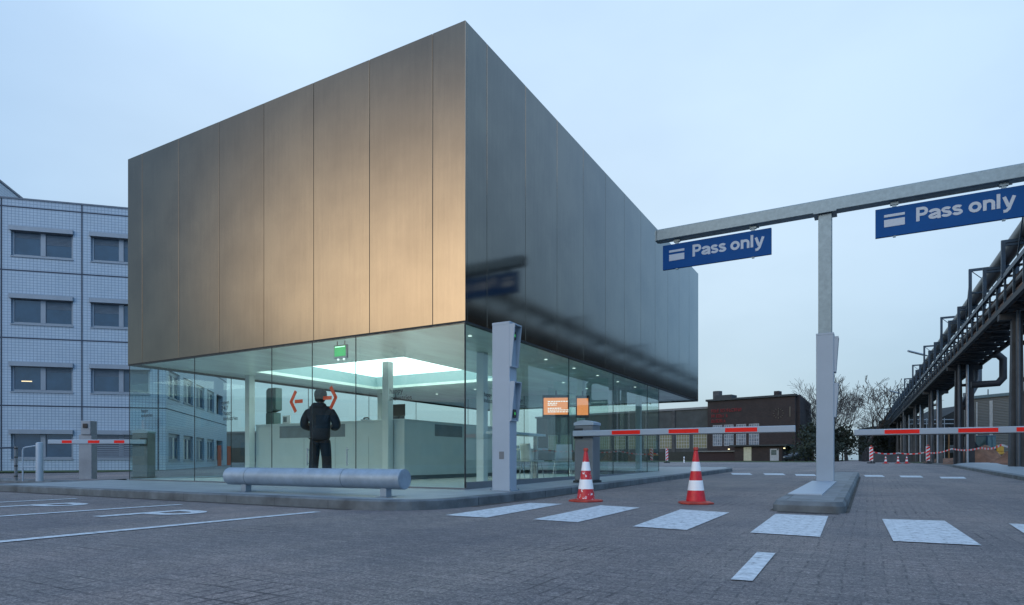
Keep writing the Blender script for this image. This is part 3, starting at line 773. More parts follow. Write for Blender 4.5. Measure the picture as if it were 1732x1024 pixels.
# ------------------------------------------------------------------ person
def skin_mesh(name, joints_, edges, m, parent, sub=2, root=0):
    me = bpy.data.meshes.new(name); me.from_pydata([j[0] for j in joints_], edges, []); me.update()
    o = bpy.data.objects.new(name, me); COL.objects.link(o)
    sk = o.modifiers.new('skin', 'SKIN'); sk.use_smooth_shade = True
    sv = me.skin_vertices[0].data
    for i, j in enumerate(joints_):
        r = j[1] if hasattr(j[1], '__len__') else (j[1], j[1]); sv[i].radius = r; sv[i].use_root = (i == root)
    ss = o.modifiers.new('sub', 'SUBSURF'); ss.levels = sub; ss.render_levels = sub
    bpy.context.view_layer.update()
    m2 = bpy.data.meshes.new_from_object(o.evaluated_get(bpy.context.evaluated_depsgraph_get()))
    bpy.data.objects.remove(o); m2.name = name
    m2.materials.clear(); m2.materials.append(m)
    m2.polygons.foreach_set('use_smooth', [True] * len(m2.polygons))
    q = bpy.data.objects.new(name, m2); COL.objects.link(q); q.parent = parent
    return q
def person():
    X, Y = -3.84, 12.62
    w, u = to_wu(X, Y)
    t = thing('person', 'person in dark navy jacket and cap behind the glass doors, back to the street', 'person', (X, Y, KH + .012), R(-4))
    # faces +y (into the hall); 1.84 m
    J = [((0, 0, .98), (.135, .10)), ((0, .0, 1.18), (.125, .09)), ((0, -.01, 1.38), (.15, .10)), ((0, -.01, 1.50), (.10, .08)),
         ((0, 0, 1.57), .052), ((0, .015, 1.66), (.072, .085)), ((0, .02, 1.75), (.075, .092)), ((0, .01, 1.82), (.045, .06)),
         ((-.19, -.01, 1.47), .055), ((-.285, .0, 1.20), .045), ((-.13, .23, 1.12), .032), ((-.05, .27, 1.13), (.03, .018)),
         ((.19, -.01, 1.47), .055), ((.285, .0, 1.20), .045), ((.13, .23, 1.12), .032), ((.05, .27, 1.13), (.03, .018)),
         ((-.10, 0, .90), .085), ((-.125, .02, .50), .055), ((-.15, 0, .09), .04), ((-.17, .14, .04), .035),
         ((.10, 0, .90), .085), ((.125, .02, .50), .055), ((.14, 0, .09), .04), ((.16, .14, .04), .035)]
    E = [(0, 1), (1, 2), (2, 3), (3, 4), (4, 5), (5, 6), (6, 7), (3, 8), (8, 9), (9, 10), (10, 11), (3, 12), (12, 13), (13, 14), (14, 15),
         (0, 16), (16, 17), (17, 18), (18, 19), (0, 20), (20, 21), (21, 22), (22, 23)]
    for sgn, palm in ((-1, 11), (1, 15)):
        bx = J[palm][0]
        for k, (dz, ln) in enumerate([(.03, .055), (.012, .065), (-.006, .06), (-.022, .048)]):
            a = len(J)
            J.append(((bx[0] - sgn * .035, bx[1] + .012, bx[2] + dz), .009)); J.append(((bx[0] - sgn * (.035 + ln * .6), bx[1] + .012 - .01, bx[2] + dz), .008)); J.append(((bx[0] - sgn * (.035 + ln * .75), bx[1] - .018, bx[2] + dz), .007))
            E += [(palm, a), (a, a + 1), (a + 1, a + 2)]
        a = len(J); J.append(((bx[0] - sgn * .005, bx[1] - .01, bx[2] + .045), .010)); J.append(((bx[0] - sgn * .035, bx[1] - .025, bx[2] + .055), .008)); E += [(palm, a), (a, a + 1)]
    # nose and ears
    a = len(J); J.append(((0, .125, 1.70), .012)); E.append((5, a))
    for sx in (-1, 1):
        a = len(J); J.append(((sx * .088, .01, 1.71), (.008, .02))); E.append((6, a))
    skin_mesh('body', J, E, M_skin, t)
    for sx in (-1, 1):
        MB().lathe([(.004, -.012), (.012, -.006), (.012, .006), (.004, .012)], 10).build('eye', M_black, t, loc=(sx * .032, .098, 1.735))
    MB().box(-.025, .10, 1.655, .025, .106, 1.665).build('mouth', mat('lip', (.3, .1, .09), .5), t)
    JJ = [((0, -.005, .82), (.20, .15)), ((0, -.01, .98), (.195, .15)), ((0, -.01, 1.18), (.20, .14)), ((0, -.02, 1.36), (.205, .145)), ((0, -.02, 1.47), (.15, .115)), ((0, -.01, 1.545), (.088, .082)),
          ((-.205, -.01, 1.42), .088), ((-.27, -.02, 1.30), .09), ((-.315, .0, 1.15), .085), ((-.22, .13, 1.11), .06), ((-.145, .225, 1.12), .05),
          ((.205, -.01, 1.42), .088), ((.27, -.02, 1.30), .09), ((.315, .0, 1.15), .085), ((.22, .13, 1.11), .06), ((.145, .225, 1.12), .05)]
    JE = [(0, 1), (1, 2), (2, 3), (3, 4), (4, 5), (4, 6), (6, 7), (7, 8), (8, 9), (9, 10), (4, 11), (11, 12), (12, 13), (13, 14), (14, 15)]
    jk = skin_mesh('jacket', JJ, JE, M_jack, t, root=3); jk.scale = (1.08, 1.1, 1)
    skin_mesh('hood', [((-.13, -.02, 1.55), .055), ((-.075, -.11, 1.54), .075), ((0, -.15, 1.50), .085), ((.075, -.11, 1.54), .075), ((.13, -.02, 1.55), .055)], [(0, 1), (1, 2), (2, 3), (3, 4)], M_jack, t, root=2)
    TJ = [((0, -.005, .93), (.155, .12)), ((-.10, -.005, .82), (.12, .12)), ((-.125, .01, .5), (.098, .10)), ((-.15, -.005, .09), (.088, .095)),
          ((.10, -.005, .82), (.12, .12)), ((.125, .01, .5), (.098, .10)), ((.14, -.005, .09), (.088, .095))]
    skin_mesh('trousers', TJ, [(0, 1), (1, 2), (2, 3), (0, 4), (4, 5), (5, 6)], M_trou, t)
    for sx, fx in ((-1, -.15), (1, .14)):
        skin_mesh('shoe', [((fx, -.06, .045), (.045, .045)), ((fx + sx * .01, .05, .045), (.048, .045)), ((fx + sx * .02, .18, .035), (.042, .032))], [(0, 1), (1, 2)], M_black, t, sub=1, root=1)
    mb = MB(); prof = [(.104, 1.715), (.116, 1.73), (.120, 1.78), (.113, 1.83), (.086, 1.872), (.042, 1.892), (.005, 1.896)]
    mb.lathe(prof, 20); o = mb.build('knit_cap', M_cap, t, smooth=True); o.scale = (1, 1.15, 1); o.location.y = .018
    mb = MB(); mb.lathe([(.078, 1.63), (.098, 1.66), (.104, 1.72), (.100, 1.76)], 20); o = mb.build('hair', M_hair, t, smooth=True); o.scale = (1, .95, 1); o.location.y = -.012
    t.scale = (1.03, 1.0, 1.005)
    return t
person()

# ------------------------------------------------------------------ galvanised tube rail in front
X0, Y0 = -1.40, 8.22
w0, u0 = to_wu(X0, Y0)
t = thing('tube_guard_rail', 'thick galvanised steel tube guard rail on two short legs', 'guard rail', fr(w0, u0, KH), TH)
Lr = 3.5; r = .135; zc_ = .235
b = MB(); b.tube([(0, 0, zc_), (-Lr, 0, zc_)], r, 48); b.build('tube', M_galv2, t, smooth=True, bevel=.004)
for x in (0.001, -Lr - .006):
    o = MB().tube([(x, 0, zc_), (x + .005, 0, zc_)], r - .012, 40).build('end_cap', M_galv2, t)
b = MB()
for x in (-1.02, -3.02): b.tube([(x, 0, zc_), (x + .012, 0, zc_)], r + .0015, 48)
b.build('weld_seam', M_galv, t, smooth=True)
for x in (-.32, -3.12):
    b = MB(); b.box(x - .055, -.055, .008, x + .055, .055, zc_ - r + .02); b.build('leg', M_galv2, t, bevel=.006)
    b = MB(); b.box(x - .1, -.1, 0, x + .1, .1, .008); b.build('foot_plate', M_galv2, t)

# ------------------------------------------------------------------ reader posts
def reader_units(t, x0, y0, y1, z_list, d=.095):
    """flared card reader niches on the +x side of a post"""
    for za, zb, up in z_list:
        b = MB()
        for y in (y0 + .0, y1 - .02):
            b.add([(x0, y, za), (x0, y + .02, za), (x0 + .03, y, za), (x0 + .03, y + .02, za), (x0 + d, y, zb), (x0 + d, y + .02, zb), (x0, y, zb), (x0, y + .02, zb)],
                  [(0, 1, 3, 2), (2, 3, 5, 4), (4, 5, 7, 6), (6, 7, 1, 0), (0, 2, 4, 6), (1, 7, 5, 3)])
        b.box(x0, y0 + .022, zb - .02, x0 + d - .003, y1 - .022, zb)
        b.box(x0, y0 + .022, za, x0 + .03, y1 - .022, za + .02)
        h = b.build('reader_hood', M_grey, t)
        zr = zb - .17 if up else za + .12
        MB().box(x0 + .002, (y0 + y1) / 2 - .05, zr - .065, x0 + .03, (y0 + y1) / 2 + .05, zr + .065).build('card_reader', M_black, h, bevel=.006)
        MB().box(x0 + .031, (y0 + y1) / 2 - .015, zr - .02, x0 + .034, (y0 + y1) / 2 + .015, zr + .02).build('reader_light', M_green, h)
w, u = gpt(853, 830, KH)
rp = thing('card_reader_post', 'tall grey card reader post at the glass corner of the pavilion', 'card reader', fr(w, u, KH + zg(u)), TH)
MB().box(-.16, -.11, 0, .16, .12, 2.66).build('post', M_grey, rp, bevel=.008)
MB().box(-.163, -.113, 2.62, .163, .123, 2.665).build('cap', M_grey, rp, bevel=.006)
b = MB(); b.box(-.2, -.15, 0, .2, .16, .012); b.build('base_plate', M_galv2, rp)
b = MB()
for x in (-.18, .18):
    for y in (-.13, .14): b.lathe([(.012, .012), (.012, .03)], 6, c=(x, y))
b.build('bolt', M_galv, rp)
MB().box(-.03, -.1125, .5, .06, -.1105, .62).build('service_flap', M_grey2, rp)
reader_units(rp, .16, -.11, .12, [(1.95, 2.62, True), (1.10, 1.72, False)])

# gantry with column
uc, wc = 0, 0
XC, YC = 6.20, 12.47; GK = 1.19
wc, uc = to_wu(XC, YC)
ga = thing('sign_gantry', 'galvanised steel T gantry standing on the traffic island', 'gantry', fr(wc, uc, KH + zg(uc)), TH)
zb0 = (.62 + (4.70 - .62) * GK - KH - zg(uc)) / GK
ga.scale = (GK,) * 3
MB().box(-.10, -.10, 2.30, .10, .10, zb0 - .02).build('column', M_galv, ga, bevel=.006)
MB().box(-2.82, -.13, zb0, 6.5, .07, zb0 + .21).build('beam', M_galv, ga, bevel=.012)
MB().box(-.17, -.16, zb0 - .02, .17, .16, zb0).build('head_plate', M_galv, ga)
MB().box(-2.85, -.12, zb0 + .01, -2.82, .06, zb0 + .20).build('end_cap', M_galv, ga)
cas = thing('card_reader_casing', 'light grey card reader casing round the foot of the gantry column', 'card reader', fr(wc, uc, KH + zg(uc)), TH)
cas.scale = (GK,) * 3
MB().box(-.13, -.135, 0.006, .13, .13, 2.44).build('casing', M_grey, cas, bevel=.008)
MB().box(-.133, -.138, 2.41, .133, .133, 2.445).build('cap', M_grey, cas, bevel=.006)
reader_units(cas, .13, -.11, .11, [(1.8, 2.38, True), (1.06, 1.62, False)], .07)
b = MB(); zp = lambda y: .012 * y
b.add([(x, y, zp(y) + h_) for h_ in (-.004, .012) for y in (-3.75, -.14) for x in (-.19, .17)], [(0, 2, 3, 1), (4, 5, 7, 6), (0, 1, 5, 4), (2, 6, 7, 3), (0, 4, 6, 2), (1, 3, 7, 5)])
b.build('floor_plate', M_grey, ga)
def stroke_text(name, word, h, w, m, parent, loc, rot, th=.003):
    '''bold grotesque letters from thick strokes; h = cap height, w = stroke width'''
    x = 0; mb = MB(); xh = h * .74; r = xh / 2
    def arc(cx, cy, rx, ry, a0, a1, n=14): return [(cx + rx * cos(a0 + (a1 - a0) * i / n), cy + ry * sin(a0 + (a1 - a0) * i / n)) for i in range(n + 1)]
    cnt = [0]
    def stroke(pts, ww=None):
        ww = ww or w; P = [Vector((p[0], p[1])) for p in pts]; Lf = []; Rt = []
        cnt[0] += 1; dz = th + .0004 * (cnt[0] % 5)
        for i, p in enumerate(P):
            d = ((P[i + 1] - p).normalized() if i < len(P) - 1 else Vector((0, 0))) + ((p - P[i - 1]).normalized() if i else Vector((0, 0)))
            d.normalize(); n = Vector((-d.y, d.x)) * ww / 2; Lf.append(p + n); Rt.append(p - n)
        k = len(P); vs = [(v.x, v.y, dz) for v in Lf] + [(v.x, v.y, dz) for v in Rt] + [(v.x, v.y, 0) for v in Lf] + [(v.x, v.y, 0) for v in Rt]
        fs = []
        for i in range(k - 1): fs += [(i, i + 1, k + i + 1, k + i), (i, 2 * k + i, 2 * k + i + 1, i + 1), (k + i, k + i + 1, 3 * k + i + 1, 3 * k + i)]
        fs += [(0, k, 3 * k, 2 * k), (k - 1, 3 * k - 1, 4 * k - 1, 2 * k - 1)]
        mb.add(vs, fs)
    q = w / 2
    for ch in word:
        if ch == 'P':
            b = h * .27; stroke([(x + q, 0), (x + q, h)])
            stroke([(x + q, h - q), (x + h * .40, h - q)] + arc(x + h * .40, h - q - b + q * .5, b - q * .5, b - q * .5, pi / 2, -pi / 2)[1:] + [(x + q, h - q - 2 * b + q)]); x += h * .78
        elif ch == 'a':
            stroke(arc(x + r * .86, xh * .66, r * .72, xh * .34 - q, pi * .95, 0, 10) + [(x + r * 1.58, xh * .4), (x + r * 1.62, 0)])
            stroke([(x + r * 1.5, xh * .56)] + arc(x + r * .74, xh * .29, r * .6, xh * .29 - q, pi * .55, pi * 1.6, 12) + [(x + r * 1.5, xh * .24)], w * .9); x += r * 1.98
        elif ch == 's':
            stroke(arc(x + r * .80, xh * .70, r * .58, xh * .30 - q, pi * .12, pi * .95, 10) + [(x + r * .45, xh * .56), (x + r * 1.15, xh * .45)] + arc(x + r * .80, xh * .30, r * .60, xh * .30 - q, pi * .15, -pi * .95, 10), w * .92); x += r * 1.72
        elif ch == 'o':
            stroke(arc(x + r, r, r - q, r - q, .2, .2 + 2 * pi, 24)); x += r * 2.2
        elif ch == 'n':
            stroke([(x + q, 0), (x + q, xh)]); stroke(arc(x + r * .92, xh * .60, r * .92 - q, xh * .40 - q, pi, 0, 12) + [(x + r * 1.84 - q, 0)]); x += r * 2.05
        elif ch == 'l':
            stroke([(x + q, 0), (x + q, h)]); x += w * 1.55
        elif ch == 'y':
            stroke([(x + q * .9, xh), (x + r * .9, w * .3)]); stroke([(x + r * 1.75, xh), (x + r * .95, -h * .10), (x + r * .6, -h * .24), (x + r * .15, -h * .25)]); x += r * 1.8
        elif ch == ' ': x += h * .30
    o = mb.build(name, m, parent); o.location = loc; o.rotation_euler = rot; return o
def pass_sign(label, x0, x1, ):
    t = thing('pass_sign', label, 'sign', fr(wc, uc, KH + zg(uc)) , TH, 'blue signs under the gantry beam')
    o = Vector((x0, -.05, zb0 - .10)); w = x1 - x0; h = .455
    t.scale = (GK,) * 3
    t.location = fr(wc, uc, KH + zg(uc)) + EX * x0 * GK + EY * (-.03 * GK) + Vector((0, 0, (zb0 - .085 - h) * GK))
    MB().box(0, -.025, 0, w, .025, h).build('board', M_blue, t, bevel=.004)
    b = MB(); b.box(.12, -.030, .15, .40, -.0255, .265); b.box(.12, -.030, .305, .40, -.0255, .345); b.build('card_symbol', M_signtxt, t)
    stroke_text('lettering', 'Pass only', .215, .044, M_signtxt, t, (.55, -.0255, .165), ROTF)
    for x in (.26, w - .30):
        b = MB(); b.box(x - .03, -.02, h, x + .03, .02, h + .035); b.box(x - .055, -.03, h + .035, x + .055, .03, h + .085); b.build('clamp', M_galv, t)
        b = MB(); b.box(x - .02, -.02, -.02, x + .02, .02, 0); b.build('clamp', M_galv, t)
    b = MB(); b.tube([(.2, 0, h + .05), (w - .2, 0, h + .05)], .012, 8); b.build('hanger_rod', M_galv, t)
    return t
pass_sign('blue Pass only sign with card symbol at the left end of the gantry beam', -2.72, -.83)
pass_sign('blue Pass only sign with card symbol right of the gantry column', .72, 2.66)

# ------------------------------------------------------------------ barriers
def barrier(label_box, label_arm, w, u, base, arm_len, sgn, rz=0., zarm=1.0, reds=None, grp='boom barriers', colr=None, box_h=1.2):
    t = thing('barrier_housing', label_box, 'barrier box', fr(w, u, base), TH + rz, 'barrier housings')
    MB().box(-.2, -.19, .04, .2, .19, box_h - .08).build('cabinet', M_grey2, t, bevel=.02)
    b = MB(); n = 8
    poly = [(-.21, 0)] + [(-.21 + .42 * i / n, .05 + .05 * sin(pi * i / n)) for i in range(n + 1)] + [(.21, 0)]
    b.prism(poly, -.2, .2, f=lambda x, y, z: (x, z, box_h - .08 + y)); b.build('lid', M_grey, t)
    MB().box(-.22, -.21, 0, .22, .21, .04).build('base', M_dark, t)
    MB().box(-.12, -.195, .2, .14, -.192, box_h - .35).build('service_door', M_grey2, t)
    a = bpy.data.objects.new('arm', None); COL.objects.link(a); a.parent = t; a.location = (0, -.25, zarm); a['label'] = label_arm
    x0 = -.2 * sgn; x1 = arm_len * sgn; lo, hi = min(x0, x1), max(x0, x1)
    MB().box(lo, -.028, -.056, hi, .028, .056).build('beam', M_grey, a, bevel=.012)
    MB().box(lo + .01, -.02, -.066, hi - .01, .02, -.0565).build('rubber_edge', M_black, a)
    for p0, p1 in reds:
        p, q = sorted((p0 * sgn, p1 * sgn))
        MB().box(p, -.0305, -.036, q, -.0285, .036).build('red_band', M_red, a)
        MB().box(p, .0285, -.036, q, .0305, .036).build('red_band', M_red, a)
    MB().box(-.11 * sgn - .09, .03, -.1, -.11 * sgn + .09, .07, .1).build('clamp', M_dark, a)
    return a
arm = barrier('dark grey barrier housing beside the glass behind the left cone', 'long barrier arm with red bands closing the lane beside the pavilion',
        -4.92, 11.75, KH + zg(11.75), 3.85, 1, zarm=1.14 - KH - zg(11.75), reds=[(.62, 1.18), (1.72, 2.26), (2.72, 3.25)], box_h=1.22)
barrier('grey barrier housing at the right edge of the street', 'barrier arm with red bands closing the right hand lane',
        4.0, 13.95, zg(13.9) + .1, 4.25, -1, zarm=1.14 - zg(13.9) - .1, reds=[(.1, .7), (1.2, 1.8), (2.05, 2.62), (3.2, 3.75)], box_h=1.15)
# left one: turned square to the camera
bx = Vector((-9.75, 16.7)); wl_, ul_ = to_wu(bx.x, bx.y)
barrier('barrier housing seen through the left end glass of the pavilion', 'short barrier arm with dark red bands in front of the tiled building',
        wl_, ul_, KH, 2.35, -1, rz=-TH, zarm=.96, reds=[(.35, .62), (1.0, 1.3), (1.72, 1.98)], box_h=1.27)

# left group of posts
def at(px, Y, z=0.): return Vector(((px - 866) / F * Y, Y, z))
t = thing('bollard', 'white round bollard in front of the tiled building', 'bollard', at(67, 15.6, .09))
MB().lathe([(.08, 0), (.08, .93), (.07, .955), (.03, .965)], 24).build('post', M_grey, t, smooth=True)
t = thing('tube_hoop', 'bent white tube hoop beside the white bollard', 'hoop guard', at(50, 15.7, .09))
MB().tube([(-.17, 0, .0), (-.17, 0, .75), (-.15, 0, .82), (-.1, 0, .84), (.15, .02, .88)], .018, 8).build('hoop', M_grey, t, smooth=True)
MB().tube([(-.17, 0, .36), (.15, .02, .36)], .014, 8).build('cross_tube', M_grey, t)
t = thing('reader_pillar', 'grey pillar with a black intercom head beside the tiled building', 'intercom pillar', at(149, 17.4, .09))
MB().box(-.175, -.12, 0, .175, .12, 1.22).build('pillar', M_grey2 if False else mat('pillar_grey', (.26, .29, .32), .5), t, bevel=.01)
MB().box(-.09, -.16, 1.22, .17, .12, 1.60).build('head', MATS['pillar_grey'], t, bevel=.01)
MB().box(-.03, -.185, 1.40, .10, -.161, 1.52).build('intercom', M_black, t, bevel=.01)
t = thing('railing', 'thin metal railing with a banded post at the left edge', 'railing', at(27, 15.9, .09))
MB().tube([(0, 0, 0), (0, 0, .87)], .035, 10).build('post', M_grey2, t)
MB().tube([(0, 0, .84), (-1.8, .1, .80)], .02, 8).build('rail', M_steelb, t)
b = MB()
for z in (.1, .36, .58, .80): b.tube([(0, 0, z), (0, 0, z + .03)], .04, 10)
b.build('collar', M_black, t)

# ------------------------------------------------------------------ traffic cones
def cone(label, px, Y, rz, scuff):
    X = (px - 866) / F * Y; w, u = to_wu(X, Y)
    t = thing('traffic_cone', label, 'traffic cone', (X, Y, zg(u) + .004), rz, 'red and white traffic cones on the road')
    b = MB()
    prof_sq = [(.23, 0), (.23, .018), (.20, .028), (.15, .034)]
    for (r0, z0), (r1, z1) in zip(prof_sq, prof_sq[1:]):
        def ring(r, z): return [(r, r * .55, z), (r * .55, r, z), (-r * .55, r, z), (-r, r * .55, z), (-r, -r * .55, z), (-r * .55, -r, z), (r * .55, -r, z), (r, -r * .55, z)]
        A = ring(r0 * .97, z0); B = ring(r1 * .97, z1)
        b.add(A + B, [(i, (i + 1) % 8, (i + 1) % 8 + 8, i + 8) for i in range(8)])
    b.add(B, [tuple(range(8))]); b.build('base', M_corange, t, bevel=.004)
    H = .79; rr = lambda z: .135 + (.026 - .135) * ((z - .034) / (H - .05 - .034))
    zs = [.034, .185, .325, .455, .585, H - .05]; 
    for i, (za, zb) in enumerate(zip(zs, zs[1:])):
        mb = MB(); k = 6
        prof = [(rr(za + (zb - za) * j / k) + (.0018 if i % 2 else 0), za + (zb - za) * j / k) for j in range(k + 1)]
        mb.lathe(prof, 36)
        mb.build('white_band' if i % 2 else 'red_band', M_cwhite2 if i % 2 else (M_cred_s if scuff else M_cred), t, smooth=True)
    MB().lathe([(.024, H - .05), (.034, H - .042), (.037, H - .02), (.030, H - .003), (.010, H)], 16).build('knob', M_corange, t, smooth=True)
    return t
def scuffed(name, c1, c2, lo, hi, sc):
    m, nt_, bb = nodes(name); tcx = N(nt_, 'ShaderNodeTexCoord'); n = N(nt_, 'ShaderNodeTexNoise', Scale=sc, Detail=7., Roughness=.7); L(nt_, tcx.outputs['Object'], n.inputs['Vector'])
    rp_ = ramp(nt_, [(lo, c1), (hi, c2)]); L(nt_, n.outputs['Fac'], rp_.inputs['Fac']); L(nt_, rp_.outputs[0], bb.inputs['Base Color']); bb.inputs['Roughness'].default_value = .38
    return m
M_cred_s = scuffed('scuffed_cone_red', (.56, .012, .022), (.8, .75, .75), .56, .60, 14.)
M_cwhite2 = scuffed('scuffed_cone_white', (.25, .24, .25), (.88, .88, .88), .30, .36, 9.)
cone('scuffed red and white traffic cone in front of the barrier housing', 991, 9.35, .5, True)
cone('cleaner red and white traffic cone under the middle of the barrier arm', 1177, 8.85, -.1, False)

# ------------------------------------------------------------------ tiled office building at the left
PC = Vector((-16.7, 30.4, 0)); E1 = Vector((-.968, -.25, 0)).normalized(); E2 = Vector((-.25, .968, 0)).normalized()
# local x: from the corner towards the left is -x
ANG = math.atan2(-E1.y, -E1.x)
def office():
    t = thing('office_building', 'white tiled office block with strip windows left of the pavilion', 'building', PC, ANG)
    FW, FD, FH = 24.0, 15.6, 12.55
    # wall with real openings on two faces: build piers and spandrels
    wl = MB(); th = .3
    bays = [.33 + 3.22 * i for i in range(8)]
    wins = []   # (face, a0, a1, z0, z1)
    for k in range(4):
        for i in range(7): wins.append(('f', bays[i] + .37, bays[i] + 2.85, 3.1 * k + .66, 3.1 * k + 1.98))
        for i in range(5): wins.append(('s', .48 + 2.88 * i, .48 + 2.88 * i + 2.1, 3.1 * k + .58, 3.1 * k + 1.93))
    def P(face, a, d, z):   # a along the face from the corner, d depth inwards
        return (-a, d, z) if face == 'f' else (-d, a, z)
    def bx_(mb, face, a0, a1, d0, d1, z0, z1, mi=None):
        p = P(face, a0, d0, z0); q = P(face, a1, d1, z1)
        mb.box(min(p[0], q[0]), min(p[1], q[1]), z0, max(p[0], q[0]), max(p[1], q[1]), z1, mi)
    for face, LEN in (('f', FW), ('s', FD)):
        for k in range(4):
            ws = sorted([(a0, a1, z0, z1) for f, a0, a1, z0, z1 in wins if f == face and abs(z0 - 3.1 * k) < 1.2])
            z0, z1 = ws[0][2], ws[0][3]; zb_, zt_ = 3.1 * k - (.4 if k == 0 else 0), (3.1 * (k + 1) if k < 3 else FH)
            st = 0 if face == 'f' else th
            bx_(wl, face, st, LEN, 0, th, zb_, z0); bx_(wl, face, st, LEN, 0, th, z1, zt_)
            prev = st
            for a0, a1, _, _ in ws: bx_(wl, face, prev, a0, 0, th, z0, z1); prev = a1
            bx_(wl, face, prev, LEN, 0, th, z0, z1)
    wl.box(-FW, FD - th, -.4, -th - .001, FD, FH); wl.box(-FW, th, -.4, -FW + th, FD - th, FH)
    wl.build('wall', M_tile, t)
    MB().box(-FW + .3, .3, FH - .6, -.3, FD - .3, FH - .3).build('roof', M_grey2, t)
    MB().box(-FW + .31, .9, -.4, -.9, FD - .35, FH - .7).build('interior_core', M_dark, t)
    g = MB()
    for z in (3.1, 6.2, 9.3, 12.2):
        g.box(-FW, -.004, z - .03, 0.004, .0 - .001, z + .03); g.box(0.001, 0, z - .03, .004, FD, z + .03)
    for a in bays: g.box(-a - .03, -.0045, -.1, -a + .03, -.001, FH)
    g.build('expansion_joint', mat('dark_blue_joint', (.03, .045, .07), .7), t)
    cp = MB(); cp.box(-FW, -.03, FH, .03, .3, FH + .07); cp.box(-.3, .3, FH, .03, FD, FH + .07); cp.build('coping', mat('coping_blue_grey', (.12, .15, .19), .5), t)
    random.seed(3)
    for f, a0, a1, z0, z1 in wins:
        if a0 > 11: continue
        w = MB(); fw = .09; d = .10
        bx_(w, f, a0, a1, d, d + .06, z0, z0 + fw); bx_(w, f, a0, a1, d, d + .06, z1 - fw - .1, z1)
        bx_(w, f, a0, a0 + fw, d, d + .06, z0 + fw, z1 - fw - .1); bx_(w, f, a1 - fw, a1, d, d + .06, z0 + fw, z1 - fw - .1)
        m_ = (a0 + a1) / 2
        bx_(w, f, m_ - .1, m_ + .1, d - .01, d + .06, z0 + fw, z1 - fw - .1)
        if f == 's' and z0 > 3: bx_(w, f, a0 + fw, m_ - .1, d, d + .05, z0 + .6, z0 + .66)
        o = w.build('window', M_frame, t)
        gl = MB(); bx_(gl, f, a0 + fw, a1 - fw, d + .03, d + .04, z0 + fw, z1 - fw - .1)
        gl.build('pane', M_pane, o)
        sl = MB(); bx_(sl, f, a0 - .02, a1 + .02, -.04, d, z0 - .05, z0); sl.build('sill', M_frame, o)
        if f == 'f':
            bb = MB(); bx_(bb, f, a0 - .03, a1 + .05, -.12, d - .002, z1 - .17, z1 + .03); bb.build('blind_box', M_frame, o)
            if z0 < 1:
                bl = MB()
                for j in range(10): bx_(bl, f, a0 + .1, a1 - .1 if a0 > 4 or True else a1, d - .03, d - .012, z0 + .1 + j * .1, z0 + .17 + j * .1)
                if a0 > 7 or a0 < 3.6: bl.build('blind', M_blind, o)
            else:
                random.seed(int(a0 * 10 + z0))
                for h0 in (0, 1):
                    if random.random() < .6:
                        dr = random.uniform(.08, .75); bl = MB()
                        x0_, x1_ = (a0 + fw + .02, m_ - .12) if h0 else (m_ + .12, a1 - fw - .02)
                        for j in range(int(dr / .06)): bx_(bl, f, x0_, x1_, d + .018, d + .028, z1 - fw - .12 - j * .06, z1 - fw - .08 - j * .06)
                        bl.build('blind', mat('inner_blind', (.09, .13, .17), .6), o)
                if 3.0 < z0 < 4 and 3 < a0 < 5:
                    it = MB(); bx_(it, f, a1 - .78, a1 - .36, d + .022, d + .028, z1 - .86, z1 - .82); it.build('ceiling_lamp', mat('office_lamp', (.8, .7, .5), .5, emit=(1, .75, .35), es=1.2), o)
        else:
            if random.random() < .5:
                cu = MB(); bx_(cu, f, a0 + .1, a0 + .1 + .5 * (a1 - a0), d + .012, d + .028, z0 + .1, z1 - .2); cu.build('curtain', M_blind, o)
    # rooftop storey
    pe = MB(); pe.box(-FW + 1, 1.3, FH - .3, -7.6, 14, FH + 1.35); pe.build('roof_storey', M_tile, t)
    pc = MB(); pc.box(-FW + 1, 1.25, FH + 1.35, -7.56, 14, FH + 1.45); pc.build('roof_coping', MATS['coping_blue_grey'], t)
    return t
office()
def orange_panel(label, px, Y, w=.5, h=1.5):
    w = .34; h = 1.45
    t = thing('orange_board', label, 'board', at(px, Y, .12), ANG + R(60))
    MB().box(-w / 2, -.02, .05, w / 2, .02, h).build('board', M_orange, t, bevel=.004)
    b = MB(); b.box(-w / 2 + .04, -.03, 0, -w / 2 + .08, .03, .05); b.box(w / 2 - .08, -.03, 0, w / 2 - .04, .03, .05); b.build('foot', M_dark, t)
orange_panel('orange board against the end of the tiled building', 371, 41.5, 1.0, 1.75)
orange_panel('orange board just past the corner of the tiled building', 387, 44, 1.0, 1.75)
t = thing('low_shed', 'low dark grey shed seen far behind through the pavilion glass', 'shed', at(404, 62, -.1), -.25)
MB().box(-3.6, 0, 0, 4.2, 6, 3.3).build('wall', mat('shed_grey', (.10, .13, .15), .7), t)
MB().box(-3.7, -.1, 3.3, 4.3, 6.1, 3.5).build('roof', M_grey2, t)
MB().box(-.9, -.05, 0, 1.6, -.002, 1.9).build('door', M_dark, t)
q = at(404, 60)
grass('grass_strip', quad=[(-60, 19.6), (-17.6, 27.2), (-16.4, 30.9), (-60, 20.2)])
grass('grass_lawn', quad=[(-20.5, 47), (-6, 48), (-6, 64), (-24, 64)], dz=.03)

